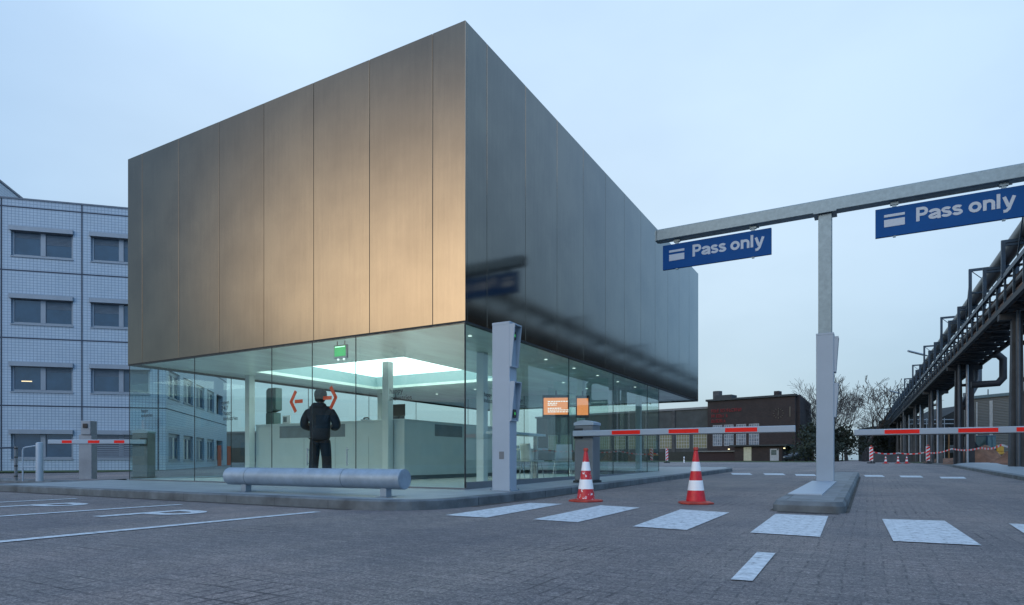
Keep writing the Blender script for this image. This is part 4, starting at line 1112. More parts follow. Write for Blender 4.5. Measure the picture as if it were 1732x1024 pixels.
# ------------------------------------------------------------------ brick works building far right
def far_at(px, Y, z=0.): 
    X = (px - 866) / F * Y; w, u = to_wu(X, Y); return Vector((X, Y, zg(u) + z))
def brick():
    A = Vector((49.9, 111, 0)); Bd = Vector((-.738, .675, 0)); FWd = 16.3; ang = math.atan2(-Bd.y, -Bd.x)
    t = thing('brick_building', 'dark brick works hall with red lettering and clock', 'building', (A.x, A.y, .35), ang)
    H = 11.55; sd = Matrix.Rotation(-ang, 3, 'Z') @ Vector((.498, .867, 0))
    wl = MB()
    # front with openings at x -16..-7.5 : windows
    S2 = sd * 23
    base_poly = [(0, 0), (S2.x, S2.y), (S2.x - FWd, S2.y), (-FWd, 0)]
    wl.prism(base_poly, 2.2 + 0, H); wl.prism(base_poly, -.5, 2.2); wl.build('wall', M_brick, t)
    pr = MB(); pr.prism([(.3, -.3), (S2.x + .3, S2.y), (S2.x - FWd, S2.y), (-FWd - .3, -.3)], H, H + .35); pr.build('roof', mat('dark_cornice', (.035, .045, .05), .7), t)
    MB().box(-4.8, 3, H + .35, -3.9, 4.5, H + 1.4).build('chimney', M_brick, t)
    MB().box(-15.5, 1.5, H + .35, -12.2, 4, H + 1.2).build('roof_box', MATS['dark_cornice'], t)
    # tall gridded windows
    for i, x in enumerate([-15.2, -13.0, -10.6, -8.2]):
        w = 1.85; z0, z1 = 2.9, 6.9
        f = MB(); 
        f.box(x, -.10, z0, x + w, -.06, z0 + .1); f.box(x, -.10, z1 - .1, x + w, -.06, z1)
        for k in range(5): f.box(x + (w - .08) * k / 4, -.099, z0 + .1, x + (w - .08) * k / 4 + .08, -.061, z1 - .1)
        for k in range(1, 6): f.box(x + .005, -.0985, z0 + (z1 - z0) * k / 6, x + w - .005, -.0615, z0 + (z1 - z0) * k / 6 + .07)
        o = f.build('window', M_muntin, t)
        MB().box(x, -.05, z0, x + w, -.01, z1).build('pane', M_winp, o)
    # buttresses on the long side
    for k in range(8):
        p = sd * (1.5 + 2.8 * k)
        MB().box(p.x - .1, p.y - .4, -.3, p.x + .75, p.y + .4, H + .25).build('buttress', M_brick, t)
        q = sd * (2.9 + 2.8 * k)
        MB().box(q.x - .1, q.y - .5, 2, q.x + .12, q.y + .5, 9).build('side_window', M_winp, t)
    # clock: twelve strokes and two hands
    cb = MB(); cx, cz, rr = -2.9, 8.6, .95
    for k in range(12):
        a = k * pi / 6; cb.bar((cx + rr * .75 * sin(a), -.06, cz + rr * .75 * cos(a)), (cx + rr * sin(a), -.06, cz + rr * cos(a)), .10, .08)
    cb.bar((cx, -.09, cz), (cx + .02, -.09, cz + .6), .08, .05); cb.bar((cx, -.10, cz), (cx - .03, -.10, cz - .42), .09, .05)
    cb.build('clock', mat('brass_clock', (.10, .095, .08), .5), t)
    MB().box(-.95, -.12, 7.9, -.80, -.02, 9.7).build('wall_lamp', MATS['brass_clock'], t)
    # red letters: three unreadable rows
    rs = MB(); random.seed(11)
    for row, (z, n, ln) in enumerate([(9.35, 5.9, 0), (8.35, 3.0, 0), (7.4, 2.6, 0)]):
        x = -15.5
        while x < -15.5 + n:
            w_ = random.uniform(.22, .38)
            rs.box(x, -.10, z, x + .08, -.03, z + .6)
            if random.random() < .7: rs.box(x + .08, -.10, z + .5, x + w_, -.03, z + .6)
            if random.random() < .7: rs.box(x + .08, -.10, z, x + w_, -.03, z + .1)
            if random.random() < .6: rs.box(x + .08, -.10, z + .25, x + w_ - .02, -.03, z + .35)
            if random.random() < .4: rs.box(x + w_ - .07, -.099, z + .1, x + w_, -.031, z + .5)
            x += w_ + .12
            if random.random() < .15: x += .25
    rs.build('red_lettering', M_redsign, t)
    # low annex
    an = MB(); an.box(-9.6, -3.2, -.3, -1.2, -.02, 2.7); an.build('annex', M_brick, t)
    MB().box(-10.4, -3.8, 2.7, -.2, -.02, 2.95).build('annex_roof', MATS['dark_cornice'], t)
    MB().box(-16.9, -2.6, -.3, -9.65, -.02, 1.75).build('low_wall', mat('red_brown_boards', (.03, .018, .02), .8), t)
    MB().box(-17, -2.9, 1.75, -9.0, -.02, 1.95).build('canopy', mat('pale_canopy', (.16, .17, .17), .7), t)
    d = MB().box(-7.9, -3.26, .1, -6.5, -3.21, 2.55).build('door', mat('lit_pale_door', (.35, .36, .3), .6, emit=(.6, .65, .4), es=.10), t)
    d = MB().box(-3.2, -3.26, .1, -1.7, -3.21, 2.2).build('door', M_muntin, t)
    MB().box(-3.0, -3.29, 1.1, -2.1, -3.265, 2.0).build('pane', M_cab, d)
    for x, z in ((-.9, 2.2), (-10.8, 2.15)):
        MB().box(x, -3.3, z, x + .25, -3.1, z + .15).build('outdoor_lamp', mat('warm_lamp', (.8, .7, .4), .5, emit=(1, .85, .5), es=2.), t)
    return t
brick()
def car():
    t = thing('parked_car', 'small dark parked car at the corner of the brick hall', 'car', far_at(1347, 101), .5)
    side = [(-2.1, .3), (-2.15, .7), (-1.95, .92), (-1.15, 1.0), (-.55, 1.42), (.75, 1.45), (1.45, 1.02), (2.0, .88), (2.1, .55), (2.05, .3)]
    MB().prism(side, -.82, .82, f=lambda x, y, z: (x, z, y)).build('body', mat('dark_car_paint', (.02, .03, .045), .25), t, bevel=.08)
    for s_ in (-.825, .825):
        MB().prism([(-.95, 1.02), (-.5, 1.36), (.65, 1.38), (1.15, 1.02)], s_ - .01, s_ + .01, f=lambda x, y, z: (x, z, y)).build('side_window', M_cab, t)
        for x in (-1.3, 1.3): MB().tube([(x, s_ - .08, .31), (x, s_ + .06, .31)], .31, 18).build('wheel', M_black, t)
    for s_ in (-.6, .6): MB().box(-2.17, s_ - .15, .62, -2.12, s_ + .15, .76).build('headlight', M_strip, t)
car()
# grey workshop hall behind the pavilion (left of the brick hall)
def workshop():
    a = far_at(1110, 105); b_ = far_at(1201, 121)
    d = (b_ - a); d.z = 0; Ld = 26; ang = math.atan2(-.675, .738)
    t = thing('workshop_hall', 'long dark workshop hall with yellow lit windows behind the pavilion', 'building', (38.4, 122.8, .3), ang)
    MB().box(-44, 0, -.4, 0, 14, 10.3).build('wall', mat('dark_grey_render', (.055, .065, .068), .8, var=.3, scale=.5), t)
    MB().box(-44.3, -.2, 10.3, .3, 14.2, 10.7).build('roof', M_grey2, t)
    MB().lathe([(.9, 10.3), (.9, 14.2)], 16, c=(-1.0, 6)).build('chimney', M_conc, t)
    for i in range(11):
        x = -3.3 - 3.7 * i
        f = MB(); z0, z1 = 2.6, 6.1; w = 2.9
        for k in range(6): f.box(x + (w - .07) * k / 5, -.10, z0, x + (w - .07) * k / 5 + .07, -.06, z1)
        for k in range(6): f.box(x, -.099, z0 + (z1 - .07 - z0) * k / 5, x + w, -.061, z0 + (z1 - .07 - z0) * k / 5 + .07)
        o = f.build('window', M_muntin, t)
        MB().box(x, -.05, z0, x + w, -.01, z1).build('pane', M_litwin, o)
    MB().box(-44, -.6, -.4, .0, -.01, 1.9).build('base_wall', mat('hedge_brown', (.04, .045, .04), .9), t)
    for x in (-7.9, -22.7): MB().box(x, -.25, -.3, x + .7, -.11, 10.3).build('pilaster', M_conc, t)
workshop()
def gquad(name, pts, m=M_grass, dz=.03, k='structure'):
    mb = MB(); mb.add([Vector((p.x, p.y, p.z + dz)) for p in pts], [tuple(range(len(pts)))]); o = mb.build(name, m); o['kind'] = k; return o
gquad('grass_verge', [fr(-60, 74, .35), fr(-4.8, 74, .35), fr(-4.8, 260, .35), fr(-60, 260, .35)], dz=.02)
gquad('grass_verge', [fr(3.4, 62, .35), fr(30, 62, .35), fr(30, 400, .35), fr(3.4, 400, .35)], dz=.02)

# ------------------------------------------------------------------ trees
def bare_tree_mesh(seed, H, spread, depth=6, tw=1.0):
    spread *= 1.1
    random.seed(seed)
    trunk = MB(); tw_ = MB()
    def grow(p, d, ln, r, k):
        n = 3 if k < 2 else 2
        pts = [p]; rad = [r]
        q = p.copy(); dd = d.copy()
        for i in range(n):
            dd = (dd + Vector((random.gauss(0, .13), random.gauss(0, .13), random.gauss(.05, .08)))).normalized()
            q = q + dd * ln / n; pts.append(q.copy()); rad.append(max(.026, r * (1 - .38 * (i + 1) / n)))
        (trunk if k < 3 else tw_).tube(pts, rad, 7 if k < 2 else (4 if k < 4 else 3), cap=False)
        if k >= depth: return
        nb = random.choice((3, 4)) if k < 2 else (random.choice((2, 3, 3)) if k < 5 else 3)
        for j in range(nb):
            a = random.uniform(0, 2 * pi); tilt = random.uniform(.3, .75) * spread
            e1 = dd.orthogonal().normalized(); e2 = dd.cross(e1)
            nd = (dd * cos(tilt) + (e1 * cos(a) + e2 * sin(a)) * sin(tilt)); nd.z += .12; nd.normalize()
            s = pts[-1] if (j or k < 1) else pts[-2]
            grow(s.copy(), nd, ln * random.uniform(.66, .84), rad[-1] * random.uniform(.6, .8), k + 1)
    grow(Vector((0, 0, 0)), Vector((0, 0, 1)), H * .27, H * .026, 0)
    return trunk, tw_
def make_tree(seed, H, spread, label, loc, depth=6):
    a, b_ = bare_tree_mesh(seed, H, spread, depth)
    t = thing('bare_tree', label, 'tree', loc, random.uniform(0, 6), 'bare winter trees along the street')
    a.build('trunk', M_bark, t); b_.build('crown', M_twig, t)
    return t
T1 = make_tree(5, 15.5, 1.0, 'large round bare tree left of the pipe bridge', far_at(1463, 100), 6); T1.scale = (1.25, 1.25, .9)
T2 = make_tree(9, 17.5, .9, 'tall bare tree just right of the gantry column', far_at(1415, 118), 6)
T3 = make_tree(14, 16.5, .9, 'bare tree half hidden behind the gantry column', far_at(1388, 125), 6)
for i, (px, Y, src, sc, lab) in enumerate([(1432, 150, T2, 1.0, 'distant bare tree in the gap beside the round tree'), (1478, 160, T1, .9, 'distant bare tree at the foot of the pipe bridge'),
                            (1405, 165, T3, 1.05, 'distant bare tree beyond the tall one by the column'), (1372, 140, T2, .85, 'bare tree at the end of the brick hall')]):
    dup(src, far_at(px, Y), i * 1.3, lab, scale=(sc, sc, sc))
# leafy dark trees and shrubs
def leafy(seed, H, Rr, label, loc, name='evergreen_tree', n=2600, group='dark evergreen trees'):
    random.seed(seed)
    t = thing(name, label, 'tree' if H > 3 else 'shrub', loc, 0, group)
    tr = MB(); tr.tube([(0, 0, 0), (.1, 0, H * .4), (0, .1, H * .8)], [H * .02 + .03, H * .015 + .02, .02], 7); 
    for k in range(7):
        a = k * 2.4; z = H * (.25 + .08 * k); tr.tube([(0, 0, z), (cos(a) * Rr * .6, sin(a) * Rr * .6, z + H * .12)], [.06 * H / 8, .02], 5)
    tr.build('trunk', M_bark, t)
    cr = MB(); cl_ = [(Vector((random.gauss(0, .45) * Rr, random.gauss(0, .45) * Rr, H * random.uniform(.2, .95))), random.uniform(.25, .5) * Rr) for _ in range(26)]
    for i in range(n):
        c_, r_ = random.choice(cl_); taper = 1.15 - .75 * max(0, c_.z / H - .3)
        p = c_ + Vector((random.gauss(0, 1), random.gauss(0, 1), random.gauss(0, .8))) * r_ * .5
        p.x *= taper; p.y *= taper; p.z = max(.1, p.z)
        s = random.uniform(.12, .3) * (H / 8) ** .5
        a = Vector((random.gauss(0, 1), random.gauss(0, 1), random.gauss(0, 1))).normalized(); b_ = a.orthogonal().normalized(); 
        cr.add([p - a * s, p + b_ * s * .6, p + a * s, p - b_ * s * .6], [(0, 1, 2, 3)])
    cr.build('crown', M_leafd, t)
    return t
EV = leafy(2, 9, 3.2, 'dark evergreen tree at the end of the brick hall', far_at(1362, 132))
SH = leafy(4, 3.0, 2.6, 'dark clipped shrub mass under the bare trees right of the column', far_at(1392, 92), 'shrub', 1800, 'dark shrubs under the trees')
for px, Y, lab in [(1418, 97, 'dark shrub under the tall bare tree'), (1484, 104, 'dark shrub right of the round tree trunk'), (1376, 96, 'dark shrub at the edge of the brick hall lawn')]:
    dup(SH, far_at(px, Y), Y, lab, scale=(1.6, 1.5, 1.7))
for px, Y, lab in [(1425, 190, 'far evergreen beyond the end of the street'), (1470, 200, 'far evergreen behind the round tree'), (1500, 180, 'far evergreen under the pipe bridge')]:
    dup(EV, far_at(px, Y), px, lab)

# ------------------------------------------------------------------ pipe bridge
D3 = Vector((.479, .878, 0)).normalized(); ANG3 = math.atan2(-D3.x, D3.y)
M_rust = mat('rust_brown_lagging', (.19, .115, .08), .8, .1, var=.4, scale=1.5)
def pipe_bridge():
    t = thing('pipe_bridge', 'long elevated steel pipe bridge carrying lagged pipes along the street', 'pipe bridge', (0, 0, .3), ANG3)
    V0, V1 = -40, 330; wn, wf = 7.7, 10.3; zb_, zt_ = 9.3, 11.1
    def longi(name, w, z, ww, hh, m): MB().box(w - ww / 2, V0, z - hh / 2, w + ww / 2, V1, z + hh / 2).build(name, m, t)
    for w in (wn, wf): longi('bottom_chord', w, zb_, .22, .3, M_steeld); longi('top_chord', w, zt_, .2, .26, M_steelb)
    lat = MB(); cross = MB(); v = V0; k = 0
    while v < V1:
        for w in (wn, wf):
            lat.bar((w, v, zb_), (w, v, zt_), .11)
            a, b_ = ((zb_, zt_) if k % 2 else (zt_, zb_))
            if w == wf: lat.bar((w, v, a), (w, v + 2.4, b_), .09)
        cross.bar((wn, v, zb_ - .05), (wf, v, zb_ - .05), .2, .26); cross.bar((wn, v, zt_), (wf, v, zt_), .12)
        cross.bar((wn, v, zb_ - .1), (wf, v + 2.4, zb_ - .1), .08) if k % 2 else cross.bar((wf, v, zb_ - .1), (wn, v + 2.4, zb_ - .1), .08)
        v += 2.4; k += 1
    lat.build('side_lattice', M_steelb, t); cross.build('cross_members', M_steeld, t)
    for w, z, r_, m in [(7.86, 10.25, .15, M_pipe), (7.9, 9.72, .13, M_rust), (8.55, 9.8, .22, M_steeld), (9.1, 9.72, .14, M_pipe), (9.55, 9.8, .22, M_pipe), (10.0, 9.7, .13, M_steeld),
                        (8.2, 10.75, .14, M_pipel), (8.75, 10.8, .2, M_pipe), (9.4, 10.78, .18, M_steeld), (9.9, 10.7, .1, M_pipel), (8.7, 13.75, .48, M_pipe), (7.95, 11.55, .12, M_pipel), (9.5, 12.1, .42, M_rust), (9.0, 10.2, .34, M_rust), (9.8, 11.5, .25, M_steeld)]:
        MB().tube([(w, V0, z), (w, V1, z)], r_, 16 if r_ > .3 else 8, cap=True).build('pipe', m, t, smooth=True)
    MB().box(8.05, V0, 9.45, 8.13, V1, 10.9).build('cable_tray', M_rust, t); MB().box(9.2, V0, 10.45, 9.9, V1, 10.55).build('walkway', M_steeld, t)
    v = 3.8; k = 0
    while v < 230:
        tall = k % 3 == 0; f = MB(); z1 = 14.75 if tall else 13.2; w0 = wn - .05
        f.bar((w0, v, zt_), (w0, v, z1), .2); f.bar((w0 + 1.75, v, zt_), (w0 + 1.75, v, z1), .2); f.bar((w0 - .1, v, z1), (w0 + 1.9, v, z1), .18)
        f.bar((w0, v, zt_ + 1.9), (w0 + 1.75, v, zt_ + 1.9), .14)
        if tall:
            f.bar((w0, v, z1), (w0 + 1.75, v, zt_ + 1.9), .05); f.bar((w0 + .02, v, z1), (w0 + .02, v + 2.6, zt_), .06)
        f.build('support_frame', M_steelb, t); v += 6.12; k += 1
    for i, v in enumerate([-25.7, -1.2, 23.3, 47.8, 72.3, 96.8, 121.3, 145.8, 170.3]):
        c_ = MB(); cx = 8.9
        def taper(x, b0, b1, z1): 
            c_.add([(x - b0, v - .35, -.5), (x + b0, v - .35, -.5), (x + b0, v + .35, -.5), (x - b0, v + .35, -.5), (x - b1, v - .3, z1), (x + b1, v - .3, z1), (x + b1, v + .3, z1), (x - b1, v + .3, z1)],
                   [(0, 1, 5, 4), (1, 2, 6, 5), (2, 3, 7, 6), (3, 0, 4, 7), (4, 5, 6, 7)])
        taper(cx - .42, .36, .24, 9.1); taper(cx + .46, .36, .24, 9.1)
        c_.box(cx - 1.3, v - .3, 8.75, cx + 1.4, v + .3, 9.1)
        for z in (2.5, 5, 7.2): c_.box(cx - .3, v - .12, z, cx + .3, v + .12, z + .25)
        c_.build('leg', M_conc if i != 4 else M_steeld, t)
        for dx in (-.32, .30):
            MB().tube([(cx + dx - .1, v - .5, -.3), (cx + dx - .1, v - .5, 9.2)], .12, 10).build('down_pipe', M_pipel if dx > 0 else M_pipe, t, smooth=True)
    # elbow pipe and slanting duct near the second visible leg
    v = 71
    MB().tube([(10.2, v - 3, 9.45), (10.8, v - 3, 9.4), (11.15, v - 3, 9.0), (11.15, v - 3, 7.4), (10.8, v - 3, 6.95), (8.9, v - 3, 6.9)], .3, 12).build('elbow_pipe', M_steeld, t, smooth=True)
    MB().tube([(10.2, v + 3, 9.3), (10.2, v + 3, 7.9), (8.9, v + 2, 5.4)], .34, 12).build('slanting_duct', M_pipe, t, smooth=True)
    # drawn on a 1.56 : 1 module; bring to metres and put the origin at the foot of the near leg
    K = .64; o0 = Vector((8.9 * K, 47.8 * K, 0)); mtx = Matrix.Translation(Vector((0, 0, .115)) - o0) @ Matrix.Diagonal((K, K, K, 1))
    for c_ in kids(t): c_.data.transform(mtx)
    t.location = Vector((0, 0, .3)) + Matrix.Rotation(ANG3, 3, 'Z') @ o0
    return t
pipe_bridge()
def added_mirror_row():  # unseen block, added to darken low reflections in the pavilion glass
    t = thing('brown_office_row', 'long low brown brick office row across the car park to the left', 'building', (-60, -62, -.1), R(104))
    MB().box(0, 0, 0, 84, 12, 8.2).build('wall', mat('brown_brick', (.30, .16, .07), .9, var=.3), t)
    MB().box(-.2, -.2, 8.2, 84.2, 12.2, 8.6).build('roof', M_steeld, t)
    for i in range(18):
        for z in (1.2, 4.8): MB().box(2 + 4.5 * i, -.05, z, 4.8 + 4.5 * i, -.01, z + 1.7).build('window', M_pane, t)
added_mirror_row()
# lamp arms on the bridge
def lamp_arm(label, px0, py0, px1, py1, Y):
    a = Vector(((px0 - 866) / F * Y, Y, EYE + (778 - py0) / F * Y)); b_ = Vector(((px1 - 866) / F * Y, Y + .8, EYE + (778 - py1) / F * Y))
    t = thing('street_lamp', label, 'street lamp', a, 0, 'tube lamps reaching out from the pipe bridge')
    d = b_ - a; MB().tube([(0, 0, 0), d * .55], .10, 10).build('lamp_head', M_pipel, t, smooth=True)
    MB().tube([d * .55, d, d + Vector((.4, .2, -.6))], .06, 8).build('bracket', M_pipe, t)
lamp_arm('long tube lamp reaching left from the pipe bridge, the nearer one', 1536, 594, 1592, 603, 58)
lamp_arm('smaller tube lamp reaching left from the pipe bridge, farther away', 1504, 661, 1540, 669, 88)
lamp_arm('faint farthest tube lamp beside the crown of the round tree', 1491, 690, 1516, 695, 118)
# lighting mast under the bridge
t = thing('mast', 'thin pale mast standing under the pipe bridge', 'mast', far_at(1528, 74, -.1))
MB().tube([(0, 0, 0), (0, 0, 6.6)], [.1, .07], 10).build('pole', M_pipe, t); MB().box(-.15, -.15, 0, .15, .15, .2).build('foot', M_conc, t)

# corrugated hall at the right
def hall():
    A = Vector((56.4, 78.6, 0)); ang = math.atan2(-.954, .30)
    t = thing('corrugated_hall', 'grey corrugated hall with pale vertical strips behind the pipe bridge', 'building', (A.x, A.y, .2), ang)
    Lh, H = 19, 7.9
    b = MB(); n = 44
    for i in range(n):
        z0 = -.3 + (H + .3) * i / n; z1 = -.3 + (H + .3) * (i + 1) / n; zm = (z0 + z1) / 2
        b.add([(0, 0, z0), (Lh, 0, z0), (Lh, -.05, zm), (0, -.05, zm)], [(0, 1, 2, 3)]); b.add([(0, -.05, zm), (Lh, -.05, zm), (Lh, 0, z1), (0, 0, z1)], [(0, 1, 2, 3)])
    b.box(0, .002, -.3, Lh, 12, H - .01); b.build('wall', M_corr, t)
    MB().box(-.2, -.2, H, Lh + .1, 12, H + .35).build('roof_edge', M_teal, t)
    for x, w in ((1.55, .14), (3.15, .36), (6.2, .14), (8.6, .36), (11.5, .14)):
        MB().box(x, -.10, .8, x + w, -.055, H - .4).build('light_strip', M_strip, t)
    f = MB(); x0, x1, z0, z1 = .3, 1.75, 0.7, 2.4
    f.box(x0, -.14, z0, x1, -.06, z0 + .1); f.box(x0, -.14, z1, x1, -.06, z1 + .1); f.box(x0, -.14, z0 + .1, x0 + .1, -.06, z1); f.box(x1 - .1, -.14, z0 + .1, x1, -.06, z1)
    o = f.build('window', M_strip, t); MB().box(x0 + .1, -.1, z0 + .1, x1 - .1, -.07, z1).build('pane', M_pane, o)
    MB().box(.2, -.5, H + .35, .9, .5, H + .8).build('roof_vent', M_grey2, t); MB().tube([(2.2, 1, H), (2.2, 1, H + 1.1)], .06, 8).build('flue', M_pipe, t)
hall()
# dark process buildings under the bridge
def process(label, px0, px1, Y, H, roof_slope, seed, m):
    a = far_at(px0, Y); W_ = (px1 - px0) / F * Y
    t = thing('process_building', label, 'building', a, -.12)
    b = MB(); b.add([(0, 0, -.4), (W_, 0, -.4), (W_, 0, H), (0, 0, H - roof_slope), (0, 9, -.4), (W_, 9, -.4), (W_, 9, H), (0, 9, H - roof_slope)],
          [(0, 1, 2, 3), (1, 5, 6, 2), (5, 4, 7, 6), (4, 0, 3, 7), (3, 2, 6, 7)]); b.build('wall', m, t)
    random.seed(seed)
    for k in range(int(W_ / 1.3)):
        x = .4 + k * 1.3
        if random.random() < .6:
            o = MB().box(x, -.06, 1.2, x + .8, -.01, 1.2 + random.uniform(1, 2.2)).build('window', random.choice((M_pane, M_winp, M_strip if random.random() < .3 else M_pane)), t)
    b = MB()
    for k in range(5):
        z = H * .35 + k * .5; b.tube([(-.5, -.5, z), (W_ + .5, -.5, z)], .05, 6)
    for k in range(int(W_ / 1.6)): b.tube([(k * 1.6, -.5, -.3), (k * 1.6, -.5, H * .8)], .05, 6)
    b.build('pipework', M_steeld, t)
M_proc = mat('sooty_cladding', (.018, .024, .026), .8, var=.4, scale=.6)
process('dark plant building under the far end of the pipe bridge', 1484, 1532, 128, 8.0, 1.0, 1, M_proc)
process('dark plant building with pipework between two bridge legs', 1530, 1583, 100, 7.4, .4, 2, M_proc)
process('lean-to plant building next to the corrugated hall', 1580, 1632, 84, 7.6, 2.2, 4, M_proc)
t = thing('low_wall', 'low grey wall behind the small cones at the road works', 'wall', far_at(1478, 66), -.1)
MB().box(0, 0, -.2, 3.9, .25, .95).build('wall', M_conc, t)
t = thing('scaffold', 'pale scaffold railings high between the bridge legs', 'scaffold', far_at(1560, 76), -.1)
b = MB()
for z in (3.6, 4.6, 5.1): b.tube([(-1.5, 0, z), (4.4, 0, z)], .05, 6)
for x in (-1.5, .5, 2.5, 4.4): b.tube([(x, 0, -.2), (x, 0, 5.3)], .05, 6)
b.build('tubes', M_pipel, t)
b = MB(); b.tube([(2.9, -.2, 0), (2.9, -.2, 4.2)], .09, 8); b.build('orange_riser', mat('ochre_paint', (.16, .09, .04), .7), t)

# road works: marker boards, small cones, tape, excavator, soil heap
def marker_board(label, px, Y, lean=0.):
    p = far_at(px, Y); t = thing('marker_board', label, 'marker board', (p.x, p.y, p.z + .02), lean, 'striped marker boards at the road works')
    b = MB(); b.box(-.125, -.02, .18, .125, .02, 1.13); b.build('board', M_cwhite, t)
    s = MB(); n = 4; h = .95 / n
    for k in range(n):
        z0 = .18 + k * h
        s.add([(-.12, -.024, z0), (.12, -.024, z0 + h * .55), (.12, -.024, min(1.13, z0 + h * 1.05)), (-.12, -.024, z0 + h * .5), (-.12, -.0205, z0), (.12, -.0205, z0 + h * .55), (.12, -.0205, min(1.13, z0 + h * 1.05)), (-.12, -.0205, z0 + h * .5)],
              [(0, 1, 2, 3), (7, 6, 5, 4), (0, 4, 5, 1), (1, 5, 6, 2), (2, 6, 7, 3), (3, 7, 4, 0)])
    s.build('red_stripes', M_red, t)
    MB().box(-.2, -.15, 0, .2, .15, .08).build('foot', M_dark, t, bevel=.01)
    MB().box(-.03, -.015, .08, .03, .015, .18).build('stem', M_dark, t); MB().lathe([(.05, 1.13), (.06, 1.17), (.03, 1.24)], 12).build('lamp', M_corange, t)
    return t
M_red2 = M_red
marker_board('striped marker board left of the small cones', 1473.5, 43)
marker_board('striped marker board where the barrier tape starts', 1569.5, 41)
marker_board('striped marker board near the glass end of the pavilion, far behind', 1128, 50, .6)
def small_cone(label, px, Y):
    p = far_at(px, Y); t = thing('small_cone', label, 'traffic cone', p, 0, 'small cones at the road works')
    MB().box(-.15, -.15, 0, .15, .15, .03).build('base', M_corange, t)
    for i, (a, c_, m) in enumerate([(.03, .16, M_cred), (.16, .29, M_cwhite), (.29, .38, M_cred), (.38, .49, M_cwhite), (.49, .56, M_cred)]):
        rr = lambda z: .105 - .15 * z; MB().lathe([(rr(a), a), (rr(c_), c_)], 14).build('band', m, t, smooth=True)
small_cone('leftmost of the small cones by the striped marker board', 1498, 44); small_cone('middle one of the three small cones at the road works', 1519, 44); small_cone('rightmost of the three small cones, below the thin mast', 1533.5, 44)
t = thing('white_post', 'tiny white post on the verge behind the pavilion end', 'post', far_at(1157, 56)); MB().lathe([(.06, 0), (.06, .5), (.03, .55)], 10).build('post', M_cwhite, t); MB().lathe([(.062, .3), (.062, .38)], 10).build('band', M_black, t)
def tape(label, pts):
    t = thing('barrier_tape', label, 'barrier tape', pts[0], 0, 'red and white barrier tape')
    for mi, (m, nm) in enumerate(((M_tape, 'white_length'), (M_red, 'red_length'))):
        b = MB(); 
        for a, c_ in zip(pts, pts[1:]):
            n = max(2, int((c_ - a).length / .35))
            for k in range(n):
                if k % 2 != mi: continue
                p = a.lerp(c_, k / n) - pts[0]; q = a.lerp(c_, (k + 1) / n) - pts[0]
                sag = lambda f: -.10 * sin(pi * f)
                p.z += sag(k / n); q.z += sag((k + 1) / n)
                b.add([p + Vector((0, 0, -.04)), q + Vector((0, 0, -.04)), q + Vector((0, 0, .04)), p + Vector((0, 0, .04)),
                       p + Vector((0, .004, -.04)), q + Vector((0, .004, -.04)), q + Vector((0, .004, .04)), p + Vector((0, .004, .04))], [(0, 1, 2, 3), (7, 6, 5, 4), (0, 4, 5, 1), (2, 6, 7, 3)])
        b.build(nm, m, t)
tape('barrier tape running from the marker board to the bridge leg', [far_at(1569, 41, .72), far_at(1610, 36, .9), far_at(1660, 30, .85), far_at(1694, 26, .95)])
tape('barrier tape wrapped across the nearest bridge leg', [far_at(1694, 26, .95), far_at(1740, 24.6, .88)])
tape('barrier tape strung low behind the small cones', [far_at(1474, 43.2, .82), far_at(1520, 45, .75), far_at(1568, 41.3, .78)])
def excavator():
    t = thing('excavator', 'small excavator with glazed cab and yellow engine cover behind the soil heap', 'excavator', far_at(1671, 58, .25), .15)
    for s_ in (-.75, .75):
        b = MB(); b.prism([(-1.1, .15), (-.95, 0), (.95, 0), (1.1, .15), (1.1, .4), (.95, .5), (-.95, .5), (-1.1, .4)], s_ - .2, s_ + .2, f=lambda x, y, z: (x, z, y)); b.build('track', M_black, t)
    MB().box(-.9, -.75, .5, .95, .75, .75).build('platform', M_yellow, t, bevel=.03)
    MB().box(.25, -.7, .75, 1.0, .7, 1.35).build('engine_cover', M_yellow, t, bevel=.08)
    b = MB(); b.box(-.75, -.65, .75, .2, .55, 2.25); c_ = b.build('cab', M_steelb, t, bevel=.05)
    for x0, x1 in ((-.68, -.3), (-.22, .14)): MB().box(x0, -.67, 1.0, x1, -.655, 2.15).build('cab_window', M_cab, c_)
    MB().box(-.765, -.55, 1.0, -.755, .45, 2.15).build('cab_window', M_cab, c_)
    b = MB(); b.bar((-.8, .2, .9), (-1.7, .2, 2.0), .22, .28); b.bar((-1.7, .2, 2.0), (-2.3, .2, .9), .18, .2); b.build('boom', M_steeld, t)
    MB().prism([(-2.6, .4), (-2.1, .3), (-2.05, .9), (-2.45, .95)], -.1, .5, f=lambda x, y, z: (x, z, y)).build('bucket', M_steeld, t)
excavator()
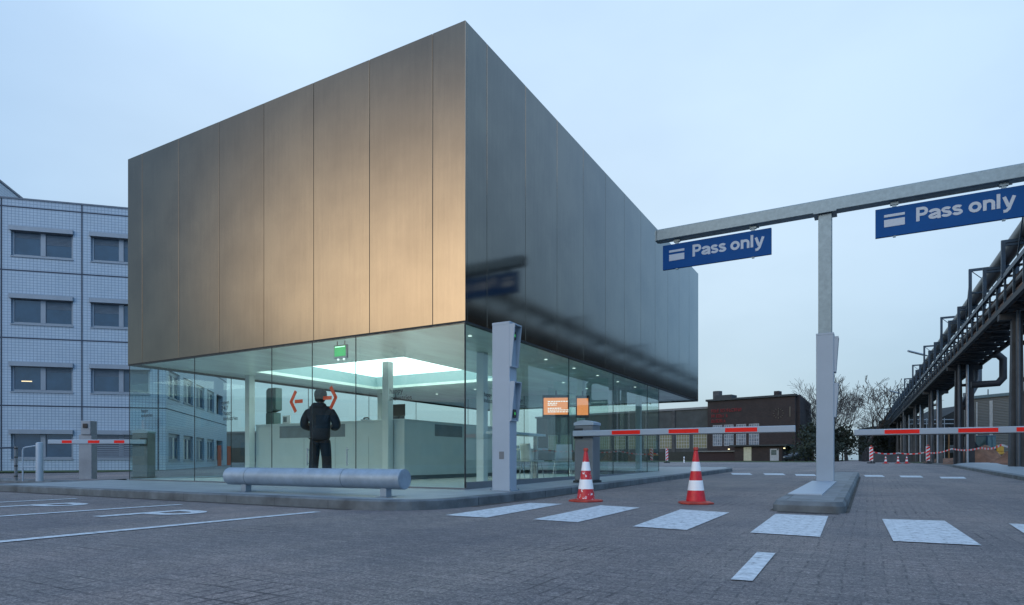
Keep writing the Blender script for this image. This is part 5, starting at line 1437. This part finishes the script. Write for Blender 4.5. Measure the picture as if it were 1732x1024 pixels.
def heap(name, label, c_, rx, ry, h, seed, rz=0):
    random.seed(seed); n = 28; b = MB(); vs = []
    from mathutils import noise
    for j in range(n + 1):
        for i in range(n + 1):
            x = (i / n - .5) * 2; y = (j / n - .5) * 2; r_ = min(1, (x * x + y * y) ** .5)
            z = h * (cos(r_ * pi) * .5 + .5) * (1 + .5 * noise.noise(Vector((x * 2.5 + seed, y * 2.5, 0)))) + .12 * noise.noise(Vector((x * 9, y * 9, seed))) * (1 - r_)
            vs.append((x * rx, y * ry, z - .05))
    b.add(vs, [(j * (n + 1) + i, j * (n + 1) + i + 1, (j + 1) * (n + 1) + i + 1, (j + 1) * (n + 1) + i) for j in range(n) for i in range(n)])
    o = b.build(name, M_dirt, None, smooth=True); o.location = c_; o.rotation_euler[2] = rz; tag(o, label, 'soil heap', 'heaps of dug earth'); return o
heap('soil_heap', 'brown soil heap in front of the excavator', far_at(1655, 39), 2.4, 2.0, 1.0, 3)
heap('soil_heap', 'low soil heap at the right edge beyond the bridge leg', far_at(1728, 33), 2.0, 1.8, .75, 6)
heap('soil_heap', 'flat soil heap beneath the barrier tape near the dark bridge leg', far_at(1602, 56), 2.6, 2.2, .45, 8)

for i, (w, u, s_) in enumerate([(26, 112, .9), (28, 124, 1.1)]):
    dup(EV, fr(w, u, .3), i * 1.7, ['evergreen nearest the camera across the street behind the bridge', 'second evergreen across the street, behind the pipe bridge', 'x', 'x'][i], scale=(s_, s_, s_ * 1.1))
for i, (x, y, s_, src) in enumerate([(-44, -4, .62, T2), (-46, -20, .7, T1), (-42, -34, .6, T3)]):
    dup(src, (x, y, 0), i * 2.1, ['bare tree before the brown office row, nearest the tiled building', 'bare tree before the middle of the brown office row', 'bare tree before the far end of the brown office row'][i], scale=(s_, s_, s_))
# trees off to the sides that show as dark shapes in the metal and glass
for i, (w, u, lab) in enumerate([(14, 30, 'evergreen right of the pipe bridge'), (15, 44, 'evergreen'), (14, 58, 'evergreen'), (16, 8, 'evergreen')][:0]): pass
SC.render.film_transparent = False
